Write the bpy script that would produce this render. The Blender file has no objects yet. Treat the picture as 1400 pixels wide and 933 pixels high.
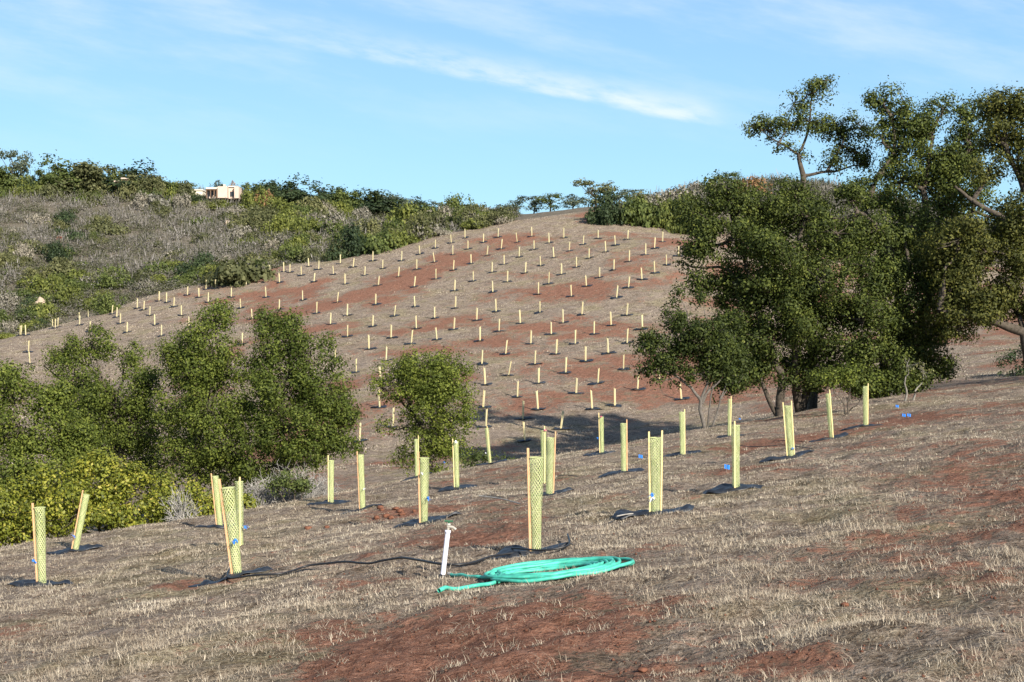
import bpy, math, random
import numpy as np
from mathutils import Vector

# ---------------------------------------------------------------- camera, light, exposure
SC = bpy.context.scene
COL = SC.collection
cam_d = bpy.data.cameras.new("camera"); cam = bpy.data.objects.new("camera", cam_d); COL.objects.link(cam)
cam_d.lens = 50.0; cam_d.sensor_width = 36.0; cam_d.clip_start = 0.1; cam_d.clip_end = 9000.0
cam.location = (0, 0, 0); cam.rotation_euler = (math.radians(90), 0, 0)
SC.camera = cam
SUN_EL = math.radians(28); SUN_DIR = (0.52, -0.854)      # horizontal direction towards the sun
sun_d = bpy.data.lights.new("sun", 'SUN'); sun_d.energy = 5.0; sun_d.angle = math.radians(0.53); sun_d.color = (1.0, 0.93, 0.82)
sun = bpy.data.objects.new("sun", sun_d); COL.objects.link(sun)
sv = Vector((SUN_DIR[0] * math.cos(SUN_EL), SUN_DIR[1] * math.cos(SUN_EL), math.sin(SUN_EL)))
sun.rotation_euler = sv.to_track_quat('Z', 'Y').to_euler(); sun.location = (40, -40, 60)
SC.view_settings.view_transform = 'Standard'; SC.view_settings.look = 'None'
SC.view_settings.exposure = 0.80; SC.view_settings.gamma = 1.0; SC.view_settings.use_curve_mapping = False
SC.cycles.max_bounces = 6; SC.cycles.transparent_max_bounces = 12; SC.cycles.diffuse_bounces = 2

def N(t, kind, **kw):
    n = t.nodes.new(kind)
    for k, v in kw.items():
        if k in n.inputs.keys(): n.inputs[k].default_value = v
        else: setattr(n, k, v)
    return n

W = bpy.data.worlds.new("World"); SC.world = W; W.use_nodes = True
t = W.node_tree; t.nodes.clear(); L = t.links.new
sky = N(t, 'ShaderNodeTexSky'); sky.sky_type = 'NISHITA'; sky.sun_disc = False
sky.sun_elevation = SUN_EL; sky.sun_rotation = math.atan2(SUN_DIR[0], SUN_DIR[1]); sky.altitude = 100
sky.air_density = 1.0; sky.dust_density = 0.3; sky.ozone_density = 1.2
tint = N(t, 'ShaderNodeMix', data_type='RGBA', blend_type='MULTIPLY'); tint.inputs[0].default_value = 1.0
tint.inputs[7].default_value = (1.0, 1.10, 1.26, 1)
L(sky.outputs[0], tint.inputs[6])
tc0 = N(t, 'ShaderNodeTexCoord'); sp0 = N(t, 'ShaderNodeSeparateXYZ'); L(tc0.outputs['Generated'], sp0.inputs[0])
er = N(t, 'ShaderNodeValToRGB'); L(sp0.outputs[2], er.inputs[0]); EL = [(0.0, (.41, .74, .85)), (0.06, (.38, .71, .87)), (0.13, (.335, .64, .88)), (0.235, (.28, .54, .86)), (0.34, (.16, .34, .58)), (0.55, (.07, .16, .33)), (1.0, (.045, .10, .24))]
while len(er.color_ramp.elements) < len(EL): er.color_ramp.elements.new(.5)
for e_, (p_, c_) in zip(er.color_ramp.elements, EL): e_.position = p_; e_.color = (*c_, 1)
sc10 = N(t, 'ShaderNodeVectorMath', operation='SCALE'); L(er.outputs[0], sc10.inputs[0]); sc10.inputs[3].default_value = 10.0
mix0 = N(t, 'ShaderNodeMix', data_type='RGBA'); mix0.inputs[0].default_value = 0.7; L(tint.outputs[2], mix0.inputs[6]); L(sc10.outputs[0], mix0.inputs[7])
tc = N(t, 'ShaderNodeTexCoord'); sep = N(t, 'ShaderNodeSeparateXYZ'); L(tc.outputs['Generated'], sep.inputs[0])
def M2(op, a, b=None, c=None):
    n = N(t, 'ShaderNodeMath', operation=op)
    for i, v in enumerate((a, b, c)):
        if v is None: continue
        if isinstance(v, (int, float)): n.inputs[i].default_value = v
        else: L(v, n.inputs[i])
    return n.outputs[0]
# clouds: directions turned to slopes across the sky (east, up) seen facing +Y
yy = M2('MAXIMUM', sep.outputs[1], 0.05)
sx = M2('DIVIDE', sep.outputs[0], yy); sz = M2('DIVIDE', sep.outputs[2], yy)
def rotuv(cx, cz, ang):
    a = M2('SUBTRACT', sx, cx); b = M2('SUBTRACT', sz, cz)
    u = M2('ADD', M2('MULTIPLY', a, math.cos(ang)), M2('MULTIPLY', b, math.sin(ang)))
    v = M2('ADD', M2('MULTIPLY', a, -math.sin(ang)), M2('MULTIPLY', b, math.cos(ang)))
    return u, v
def noise(u, v, su, sv_, detail=6, rough=0.6, w=0.0):
    cmb = N(t, 'ShaderNodeCombineXYZ'); L(M2('MULTIPLY', u, su), cmb.inputs[0]); L(M2('MULTIPLY', v, sv_), cmb.inputs[1]); cmb.inputs[2].default_value = w
    n = N(t, 'ShaderNodeTexNoise'); n.inputs['Scale'].default_value = 1.0; n.inputs['Detail'].default_value = detail; n.inputs['Roughness'].default_value = rough
    L(cmb.outputs[0], n.inputs['Vector']); return n.outputs[0]
def smooth(x, a, b):
    n = N(t, 'ShaderNodeMapRange'); n.interpolation_type = 'SMOOTHSTEP'; L(x, n.inputs[0]); n.inputs[1].default_value = a; n.inputs[2].default_value = b
    return n.outputs[0]
# main streak: from (380,50) down to (990,165) in the picture
ang = math.atan2(-(165 - 50), 610)
u, v = rotuv((990 - 700) / 1944, (466 - 168) / 1944, ang)      # u runs to 0 at its right tip, negative to the left
n1 = noise(u, v, 14, 60, w=1.7); n2 = noise(u, v, 40, 150, w=4.1)
vw = M2('ADD', v, M2('MULTIPLY', M2('SUBTRACT', n1, 0.5), 0.012))
wid = M2('ADD', 0.003, M2('MULTIPLY', u, -0.035))
lower = smooth(vw, -0.005, 0.0005)
upper = M2('SUBTRACT', 1.0, smooth(M2('DIVIDE', vw, M2('ADD', wid, 0.012)), 0.0, 1.2))
along = M2('MULTIPLY', smooth(u, -0.44, -0.12), M2('SUBTRACT', 1.0, smooth(u, -0.03, 0.008)))
st = M2('MULTIPLY', M2('MULTIPLY', lower, upper), along)
st = M2('MULTIPLY', st, smooth(M2('ADD', M2('MULTIPLY', n2, 0.5), M2('MULTIPLY', n1, 0.5)), 0.26, 0.62))
# faint thin veil elsewhere
n3 = noise(u, v, 5, 22, detail=7, w=8.3)
veil = M2('MULTIPLY', M2('MULTIPLY', smooth(n3, 0.40, 0.75), smooth(sz, 0.10, 0.24)), 0.55)
cl = M2('MINIMUM', M2('ADD', M2('MULTIPLY', st, 0.60), M2('MULTIPLY', veil, 0.75)), 1.0)
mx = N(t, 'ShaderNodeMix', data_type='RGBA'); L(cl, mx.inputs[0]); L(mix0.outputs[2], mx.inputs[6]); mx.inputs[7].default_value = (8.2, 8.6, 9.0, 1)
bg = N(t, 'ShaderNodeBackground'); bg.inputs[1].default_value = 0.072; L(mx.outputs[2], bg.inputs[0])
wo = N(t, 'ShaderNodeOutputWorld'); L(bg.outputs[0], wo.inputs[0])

# ---------------------------------------------------------------- helpers
FPX = 1944.0; CX = 700.0; CY = 466.5
rng = np.random.default_rng(7); random.seed(7)

def tag(o, label=None, cat=None, group=None, kind=None):
    if label: o['label'] = label
    if cat: o['category'] = cat
    if group: o['group'] = group
    if kind: o['kind'] = kind
    return o
def empty(name, loc, label=None, cat=None, group=None):
    o = bpy.data.objects.new(name, None); COL.objects.link(o); o.location = loc; o.empty_display_size = 0.2
    return tag(o, label, cat, group)
def mesh_from(name, V, F, mats, smooth=False, mi=None):
    """V (n,3); F either (m,k) array or list of tuples"""
    me = bpy.data.meshes.new(name)
    V = np.asarray(V, dtype=np.float32)
    if isinstance(F, np.ndarray):
        m, k = F.shape
        me.vertices.add(len(V)); me.vertices.foreach_set('co', V.ravel())
        me.loops.add(m * k); me.loops.foreach_set('vertex_index', F.astype(np.int32).ravel())
        me.polygons.add(m); me.polygons.foreach_set('loop_start', np.arange(0, m * k, k, dtype=np.int32))
        me.polygons.foreach_set('loop_total', np.full(m, k, dtype=np.int32))
        me.update(calc_edges=True)
    else:
        me.from_pydata([tuple(v) for v in V], [], F)
    for a in (mats if isinstance(mats, (list, tuple)) else [mats]): me.materials.append(a)
    if mi is not None: me.polygons.foreach_set('material_index', np.asarray(mi, dtype=np.int32))
    if smooth: me.polygons.foreach_set('use_smooth', np.ones(len(me.polygons), dtype=bool))
    return me
def obj(name, me, parent=None, loc=None):
    o = bpy.data.objects.new(name, me); COL.objects.link(o)
    if parent is not None: o.parent = parent
    if loc is not None: o.location = loc
    return o
def fattr(me, name, vals, dom='POINT'):
    a = me.attributes.new(name, 'FLOAT', dom); a.data.foreach_set('value', np.asarray(vals, dtype=np.float32))

def hash2(ix, iy, s):
    h = (ix.astype(np.int64) * 374761393 + iy.astype(np.int64) * 668265263 + s * 1442695041) & 0xFFFFFFFF
    h = ((h ^ (h >> 13)) * 1274126177) & 0xFFFFFFFF
    h = h ^ (h >> 16)
    return (h & 0xFFFFFF) / float(0xFFFFFF)
def vnoise(x, y, s=0):
    x = np.asarray(x, float); y = np.asarray(y, float)
    ix = np.floor(x); iy = np.floor(y); fx = x - ix; fy = y - iy
    fx = fx * fx * (3 - 2 * fx); fy = fy * fy * (3 - 2 * fy)
    a = hash2(ix, iy, s); b = hash2(ix + 1, iy, s); c = hash2(ix, iy + 1, s); d = hash2(ix + 1, iy + 1, s)
    return a * (1 - fx) * (1 - fy) + b * fx * (1 - fy) + c * (1 - fx) * fy + d * fx * fy
def fbm(x, y, s=0, o=4, g=0.5):
    r = 0; a = 1; tot = 0
    for i in range(o):
        r = r + a * vnoise(x * 2 ** i + 17.3 * i, y * 2 ** i - 9.1 * i, s + i); tot += a; a *= g
    return r / tot
def sstep(x, a, b):
    q = np.clip((x - a) / (b - a), 0, 1); return q * q * (3 - 2 * q)

# ---------------------------------------------------------------- terrain
FC = [0.00752723033214341, 0.0023324652844186906, 0.00028143856696368256, 0.0011775403267046628, -0.00022910450550682715, -0.00028303421796753653]
def farY(px, py):
    u = (px - 600) / 400; v = (py - 420) / 100
    return 1 / (FC[0] + FC[1] * v + FC[2] * v * v + FC[3] * u + FC[4] * u * v + FC[5] * u * u)
def wp(px, py, Y): return ((px - CX) / FPX * Y, Y, (CY - py) / FPX * Y)
ctrl = []
def nearz(x, y): return -1.644 - 0.04365 * y + 0.1228 * x
# near slope
for px, ymax in ((-250, 24), (0, 27), (180, 29), (350, 32), (520, 35), (700, 37), (850, 42), (1000, 48), (1150, 54), (1300, 56), (1450, 56), (1650, 50)):
    for k in range(5):
        Y = 4 + (ymax - 4) * (k / 4.0); x = (px - CX) / FPX * Y
        ctrl.append((x, Y, nearz(x, Y)))
for x in (-40, -20, 0, 20, 45): 
    for Y in (-12, -50): ctrl.append((x, Y, -1.75 + 0.10 * x - 0.02 * Y * 0))
# gully beyond the near crest
for px, Y, py in ((-300, 42, 790), (0, 42, 790), (200, 44, 735), (350, 46, 695), (520, 50, 668), (700, 52, 652), (850, 60, 620), (1000, 68, 585),
                  (-300, 65, 700), (0, 65, 690), (200, 65, 680), (350, 66, 660), (520, 68, 642), (1150, 76, 545), (-300, 95, 600), (0, 92, 600)):
    ctrl.append(wp(px, py, Y))
# planted hill
for px in (200, 350, 500, 650, 800, 930):
    for py in (600, 560, 520, 480, 440, 400, 365, 335):
        if px == 930 and py > 580: continue
        crest = np.interp(px, [0, 60, 130, 200, 300, 400, 500, 600, 700, 760, 830, 940], [463, 450, 432, 405, 383, 362, 347, 320, 303, 294, 286, 290])
        if py < crest + 4: continue
        ctrl.append(wp(px, py, farY(px, py)))
for px in (0, 70): 
    for py, Y in ((560, 112), (520, 126), (490, 140)): ctrl.append(wp(px, py, Y))
for px, py in ((-60, 478), (0, 464), (60, 451), (130, 433), (200, 406), (300, 384), (400, 363), (500, 347), (600, 321), (700, 303), (760, 295), (830, 287)):
    Y = np.interp(px, [-60, 200, 400, 600, 830], [158, 172, 178, 182, 186]); ctrl.append(wp(px, py, Y))
    ctrl.append(((px - CX) / FPX * (Y + 22), Y + 22, (CY - py) / FPX * Y - 3.0))
# scrub hillside beyond
for px, rows in ((-150, ((465, 205), (400, 240), (330, 290), (280, 330), (250, 355))), (0, ((455, 212), (400, 240), (350, 270), (300, 305), (262, 345))),
                 (130, ((420, 222), (350, 270), (300, 310), (268, 345))), (260, ((370, 245), (330, 280), (290, 320), (268, 348))),
                 (400, ((350, 250), (320, 285), (295, 325), (284, 350))), (550, ((325, 255), (309, 290), (301, 330), (296, 360))), (690, ((302, 250), (298, 300), (297, 350))), (830, ((288, 250), (284, 300)))):
    for py, Y in rows: ctrl.append(wp(px, py, Y))
    ctrl.append(wp(px, rows[-1][0] + 9, rows[-1][1] + 45)); ctrl.append(wp(px, rows[-1][0] + 30, rows[-1][1] + 110))
# ridge to the right
for px, py, Y in ((940, 318, 172), (940, 285, 195), (1000, 262, 222), (1100, 262, 232), (1240, 285, 230), (1400, 330, 215), (1600, 350, 210), (1000, 285, 290), (1250, 310, 300), (1500, 360, 300),
                  (1100, 500, 100), (1250, 500, 90), (1400, 478, 90), (1600, 470, 90), (1100, 430, 130), (1250, 420, 130), (1400, 420, 130), (1100, 340, 175), (1250, 350, 170), (1400, 370, 170), (1250, 520, 72), (1400, 510, 70), (1600, 505, 70)):
    ctrl.append(wp(px, py, Y))
ctrl = np.array(ctrl, float)
S0 = 100.0
def tps_k(r2): return np.where(r2 > 1e-12, 0.5 * r2 * np.log(np.maximum(r2, 1e-12)), 0)
P_ = ctrl[:, :2] / S0; n_ = len(P_)
K_ = tps_k(((P_[:, None] - P_[None]) ** 2).sum(-1)) + np.eye(n_) * 2e-5
A_ = np.zeros((n_ + 3, n_ + 3)); A_[:n_, :n_] = K_; A_[:n_, n_] = 1; A_[:n_, n_ + 1:] = P_; A_[n_:, :n_] = A_[:n_, n_:].T
w_ = np.linalg.solve(A_, np.concatenate([ctrl[:, 2], np.zeros(3)]))
def tps(x, y):
    q = np.stack([x, y], 1) / S0; out = np.empty(len(q))
    for i in range(0, len(q), 20000):
        b = q[i:i + 20000]; d = ((b[:, None] - P_[None]) ** 2).sum(-1)
        out[i:i + 20000] = tps_k(d) @ w_[:n_] + w_[n_] + b @ w_[n_ + 1:]
    return out
GX0, GX1, GY0, GY1, GD = -260, 260, -60, 480, 2.0
gx = np.arange(GX0, GX1 + GD, GD); gy = np.arange(GY0, GY1 + GD, GD)
GXX, GYY = np.meshgrid(gx, gy)
GZ = tps(GXX.ravel(), GYY.ravel()).reshape(GXX.shape)
def cub(p0, p1, p2, p3, f):
    return p1 + 0.5 * f * (p2 - p0 + f * (2 * p0 - 5 * p1 + 4 * p2 - p3 + f * (3 * (p1 - p2) + p3 - p0)))
def Hs(x, y):
    x = np.asarray(x, float); y = np.asarray(y, float)
    qx = np.clip((x - GX0) / GD, 1, len(gx) - 3.001); qy = np.clip((y - GY0) / GD, 1, len(gy) - 3.001)
    ix = qx.astype(int); iy = qy.astype(int); fx = qx - ix; fy = qy - iy
    rows = [cub(GZ[iy + k, ix - 1], GZ[iy + k, ix], GZ[iy + k, ix + 1], GZ[iy + k, ix + 2], fx) for k in (-1, 0, 1, 2)]
    return cub(*rows, fy)
def H(x, y):
    x = np.asarray(x, float); y = np.asarray(y, float)
    d = np.hypot(x, y)
    b = (fbm(x * 0.9, y * 0.9, 3, 3) - 0.5) * 0.10 + (fbm(x * 0.22, y * 0.22, 9, 3) - 0.5) * 0.30 * sstep(d, 6, 30)
    b = b + (fbm(x * 0.06, y * 0.06, 19, 3) - 0.5) * 1.2 * sstep(d, 190, 240)
    b = b + (fbm(x * 5, y * 5, 29, 2) - 0.5) * 0.06 * (1 - sstep(d, 20, 40)) + (fbm(x * 1.9, y * 1.9, 39, 3) - 0.5) * 0.13 * (1 - .5 * sstep(d, 60, 100))
    b = b * (1 - .88 * np.exp(-(((x - .35) / 1.25) ** 2 + ((y - 13.4) / 1.0) ** 2) ** 2))     # trodden flat where the hose lies
    out = sstep(np.maximum(np.abs(x) - 230, y - 440), 0, 30)
    return (Hs(x, y) + b) * (1 - out) + out * (-4 + 0 * x)
def hz(x, y): return float(H(np.array([x]), np.array([y]))[0])
TT = 3.0 * 1.004 ** np.arange(0, 1270)
def march(px, py, ymin=3.0):
    """world points where the view rays of picture pixels meet the ground"""
    px = np.atleast_1d(np.asarray(px, float)); py = np.atleast_1d(np.asarray(py, float)); out = np.full((len(px), 3), np.nan)
    T = TT[TT >= ymin]
    for i in range(0, len(px), 64):
        a = (px[i:i + 64] - CX) / FPX; b = (CY - py[i:i + 64]) / FPX
        X = a[:, None] * T; D = b[:, None] * T - H(X, np.broadcast_to(T, X.shape))
        hit = D < 0; k = hit.argmax(1); ok = hit.any(1) & (k > 0)
        k1 = np.maximum(k, 1); r = np.arange(len(a)); d0 = D[r, k1 - 1]; d1 = D[r, k1]; f = d0 / (d0 - d1)
        Y = T[k1 - 1] + f * (T[k1] - T[k1 - 1]); o = np.stack([a * Y, Y, H(a * Y, Y)], 1); o[~ok] = np.nan; out[i:i + 64] = o
    return out
def g1(px, py, ymin=3.0): return march([px], [py], ymin)[0]

# ---------------------------------------------------------------- materials
def mat(name, rough=0.9, spec=0.2):
    m = bpy.data.materials.new(name); m.use_nodes = True; t = m.node_tree; b = t.nodes['Principled BSDF']
    b.inputs['Roughness'].default_value = rough; b.inputs['Specular IOR Level'].default_value = spec
    return m, t, b
def ramp(t, src, stops, interp='LINEAR'):
    r = t.nodes.new('ShaderNodeValToRGB'); e = r.color_ramp; e.interpolation = interp
    while len(e.elements) < len(stops): e.elements.new(0.5)
    for el, (p, c) in zip(e.elements, stops): el.position = p; el.color = (*c, 1)
    t.links.new(src, r.inputs[0]); return r.outputs[0]
def tnoise(t, scale, detail=4, rough=0.6, vec='Object', sc=None):
    tc = t.nodes.new('ShaderNodeTexCoord'); n = t.nodes.new('ShaderNodeTexNoise')
    n.inputs['Scale'].default_value = scale; n.inputs['Detail'].default_value = detail; n.inputs['Roughness'].default_value = rough
    s = tc.outputs[vec]
    if sc: mp = t.nodes.new('ShaderNodeMapping'); mp.inputs['Scale'].default_value = sc; t.links.new(s, mp.inputs[0]); s = mp.outputs[0]
    t.links.new(s, n.inputs['Vector']); return n.outputs[0]
def tmath(t, op, a, b=0.0, clamp=False):
    n = t.nodes.new('ShaderNodeMath'); n.operation = op; n.use_clamp = clamp
    for i, v in enumerate((a, b)):
        if isinstance(v, (int, float)): n.inputs[i].default_value = v
        else: t.links.new(v, n.inputs[i])
    return n.outputs[0]
def tmix(t, f, a, b, kind='MIX'):
    n = t.nodes.new('ShaderNodeMix'); n.data_type = 'RGBA'; n.blend_type = kind
    for i, v in ((0, f), (6, a), (7, b)):
        if isinstance(v, (int, float)): n.inputs[i].default_value = v
        elif isinstance(v, tuple): n.inputs[i].default_value = (*v, 1)
        else: t.links.new(v, n.inputs[i])
    return n.outputs[2]
def plain(name, col, rough=0.8, spec=0.3, var=0.25, scale=12, bump=0.0):
    m, t, b = mat(name, rough, spec)
    n = tnoise(t, scale)
    lo = tuple(c * (1 - var) for c in col); hi = tuple(min(1, c * (1 + var)) for c in col)
    t.links.new(ramp(t, n, [(0.3, lo), (0.7, hi)]), b.inputs['Base Color'])
    if bump:
        bp = t.nodes.new('ShaderNodeBump'); bp.inputs['Strength'].default_value = bump; t.links.new(n, bp.inputs['Height']); t.links.new(bp.outputs[0], b.inputs['Normal'])
    return m
def leaf_mat(name, stops, trans=0.25, rough=0.62, spec=0.18, objvar=True):
    m, t, b = mat(name, rough, spec)
    g = t.nodes.new('ShaderNodeNewGeometry')
    a = t.nodes.new('ShaderNodeAttribute'); a.attribute_name = 'tint'
    f = tmath(t, 'ADD', tmath(t, 'MULTIPLY', g.outputs['Random Per Island'], 0.55), tmath(t, 'MULTIPLY', a.outputs['Fac'], 0.45))
    c = ramp(t, f, stops)
    if objvar:
        oi = t.nodes.new('ShaderNodeObjectInfo')
        c = tmix(t, 1.0, c, ramp(t, oi.outputs['Random'], [(0, (0.78, 0.8, 0.8)), (1, (1.25, 1.2, 1.15))]), 'MULTIPLY')
    t.links.new(c, b.inputs['Base Color'])
    tr = t.nodes.new('ShaderNodeBsdfTranslucent'); t.links.new(tmix(t, 1.0, c, (1.5, 1.6, 0.7), 'MULTIPLY'), tr.inputs[0])
    ms = t.nodes.new('ShaderNodeMixShader'); ms.inputs[0].default_value = trans
    t.links.new(b.outputs[0], ms.inputs[1]); t.links.new(tr.outputs[0], ms.inputs[2])
    t.links.new(ms.outputs[0], t.nodes['Material Output'].inputs[0]); return m
MT = {}
MT['oak_dark'] = leaf_mat('oak_leaf_dark', [(0.0, (0.012, 0.019, 0.006)), (0.5, (0.046, 0.063, 0.014)), (0.8, (0.095, 0.118, 0.024)), (1.0, (0.18, 0.195, 0.045))], 0.2)  # near-black low stop paints crown shade into random leaves
MT['oak'] = leaf_mat('oak_leaf', [(0.0, (0.024, 0.034, 0.008)), (0.5, (0.088, 0.116, 0.020)), (1.0, (0.21, 0.235, 0.045))], 0.22)
MT['oak_yellow'] = leaf_mat('oak_leaf_olive', [(0.0, (0.018, 0.022, 0.007)), (0.5, (0.07, 0.078, 0.018)), (1.0, (0.20, 0.19, 0.045))], 0.22)
MT['sumac'] = leaf_mat('glossy_shrub_leaf', [(0.0, (0.035, 0.048, 0.008)), (0.45, (0.12, 0.142, 0.018)), (0.8, (0.25, 0.25, 0.034)), (1.0, (0.38, 0.32, 0.08))], 0.22, 0.55, 0.3)
MT['green'] = leaf_mat('chaparral_green', [(0.0, (0.035, 0.05, 0.015)), (0.5, (0.08, 0.105, 0.03)), (1.0, (0.15, 0.175, 0.05))], 0.2)
MT['olive'] = leaf_mat('chaparral_olive', [(0.0, (0.055, 0.062, 0.025)), (0.5, (0.11, 0.115, 0.05)), (1.0, (0.19, 0.19, 0.085))], 0.2)
MT['yellow'] = leaf_mat('chaparral_yellow_green', [(0.0, (0.05, 0.062, 0.015)), (0.5, (0.115, 0.135, 0.032)), (1.0, (0.22, 0.235, 0.06))], 0.2)
MT['dark'] = leaf_mat('dark_evergreen', [(0.0, (0.015, 0.028, 0.014)), (0.5, (0.035, 0.055, 0.024)), (1.0, (0.075, 0.10, 0.04))], 0.15)
MT['blue'] = leaf_mat('bluish_foliage', [(0.0, (0.04, 0.055, 0.035)), (0.5, (0.085, 0.105, 0.07)), (1.0, (0.16, 0.18, 0.12))], 0.2)
MT['grey'] = leaf_mat('dry_grey_brush', [(0.0, (0.09, 0.08, 0.06)), (0.5, (0.20, 0.185, 0.15)), (1.0, (0.36, 0.33, 0.28))], 0.1)
MT['rust'] = leaf_mat('rusty_leaves', [(0.0, (0.16, 0.09, 0.04)), (0.5, (0.28, 0.16, 0.08)), (1.0, (0.4, 0.24, 0.13))], 0.15)
MT['red'] = leaf_mat('red_leaves', [(0.0, (0.3, 0.05, 0.02)), (1.0, (0.5, 0.12, 0.06))], 0.1)
MT['scrub'] = leaf_mat('grey_green_scrub', [(0.0, (0.03, 0.036, 0.014)), (0.28, (0.075, 0.082, 0.034)), (0.42, (0.11, 0.105, 0.07)), (0.6, (0.155, 0.142, 0.125)), (0.8, (0.225, 0.205, 0.19)), (1.0, (0.36, 0.33, 0.31))], 0.1, 0.8, 0.1, False)
MT['bark'] = plain('oak_bark', (0.085, 0.070, 0.055), 0.95, 0.1, 0.5, 9, 0.6)
MT['bark_mid'] = plain('grey_brown_bark', (0.13, 0.115, 0.10), 0.95, 0.1, 0.4, 9, 0.6)
MT['bark_pale'] = plain('pale_bark', (0.22, 0.20, 0.17), 0.95, 0.1, 0.4, 9, 0.6)
MT['twig'] = plain('dead_twigs', (0.34, 0.32, 0.29), 0.95, 0.1, 0.3, 9)
MT['rock'] = plain('boulder_rock', (0.42, 0.33, 0.24), 0.95, 0.1, 0.3, 1.5, 0.5)
MT['clod'] = plain('red_clod', (0.15, 0.068, 0.043), 0.98, 0.05, 0.35, 14, 0.5)

# ground: dry grass litter and bare red soil, split by the 'soil' attribute
m, t, b = mat('dry_hillside', 0.98, 0.05); MT['ground'] = m
at = t.nodes.new('ShaderNodeAttribute'); at.attribute_name = 'soil'
av = t.nodes.new('ShaderNodeAttribute'); av.attribute_name = 'scrubby'
n1 = tnoise(t, 1.1, 6, 0.7); n2 = tnoise(t, 5.0, 6, 0.75); n3 = tnoise(t, 22.0, 7, 0.8); n4 = tnoise(t, 0.33, 5, 0.7)
s = tmath(t, 'ADD', at.outputs['Fac'], tmath(t, 'MULTIPLY', tmath(t, 'SUBTRACT', n2, 0.5), 1.5))
s = tmath(t, 'ADD', s, tmath(t, 'MULTIPLY', tmath(t, 'SUBTRACT', n1, 0.5), 1.5))
s = tmath(t, 'ADD', s, tmath(t, 'MULTIPLY', tmath(t, 'SUBTRACT', n3, 0.5), 0.9))
sm = t.nodes.new('ShaderNodeMapRange'); sm.interpolation_type = 'SMOOTHSTEP'; t.links.new(s, sm.inputs[0]); sm.inputs[1].default_value = 0.40; sm.inputs[2].default_value = 0.64
grass_c = ramp(t, n3, [(0.32, (0.10, 0.072, 0.052)), (0.44, (0.23, 0.18, 0.138)), (0.55, (0.40, 0.335, 0.27)), (0.68, (0.58, 0.51, 0.425))])
grass_c = tmix(t, 1.0, grass_c, ramp(t, n4, [(0.25, (0.80, 0.80, 0.82)), (0.5, (1.0, 0.98, 0.96)), (0.62, (0.97, 1.0, 0.82)), (0.8, (1.12, 1.08, 1.0))]), 'MULTIPLY')
grass_c = tmix(t, 1.0, grass_c, ramp(t, n2, [(0.34, (0.50, 0.47, 0.45)), (0.50, (0.9, 0.89, 0.88)), (0.62, (1.15, 1.15, 1.15))]), 'MULTIPLY')
grass_c = tmix(t, 1.0, grass_c, ramp(t, n1, [(0.34, (0.66, 0.62, 0.58)), (0.50, (0.95, 0.94, 0.93)), (0.64, (1.12, 1.12, 1.12))]), 'MULTIPLY')
soil_c = ramp(t, n3, [(0.28, (0.115, 0.056, 0.038)), (0.48, (0.265, 0.130, 0.086)), (0.70, (0.44, 0.262, 0.185))])
soil_c = tmix(t, 1.0, soil_c, ramp(t, n2, [(0.34, (0.55, 0.52, 0.50)), (0.62, (1.12, 1.12, 1.12))]), 'MULTIPLY')
c = tmix(t, sm.outputs[0], grass_c, soil_c)
c = tmix(t, av.outputs['Fac'], c, ramp(t, n1, [(0.3, (0.10, 0.085, 0.06)), (0.7, (0.22, 0.19, 0.15))]))
t.links.new(c, b.inputs['Base Color'])
bp = t.nodes.new('ShaderNodeBump'); bp.inputs['Strength'].default_value = 1.0; bp.inputs['Distance'].default_value = 0.05
hh = tmath(t, 'ADD', tmath(t, 'MULTIPLY', n2, 1.6), tmath(t, 'MULTIPLY', n3, 0.6)); t.links.new(hh, bp.inputs['Height'])
bp2 = t.nodes.new('ShaderNodeBump'); bp2.inputs['Strength'].default_value = 1.0; bp2.inputs['Distance'].default_value = 0.28
t.links.new(n1, bp2.inputs['Height']); t.links.new(bp.outputs[0], bp2.inputs['Normal']); t.links.new(bp2.outputs[0], b.inputs['Normal'])

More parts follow.
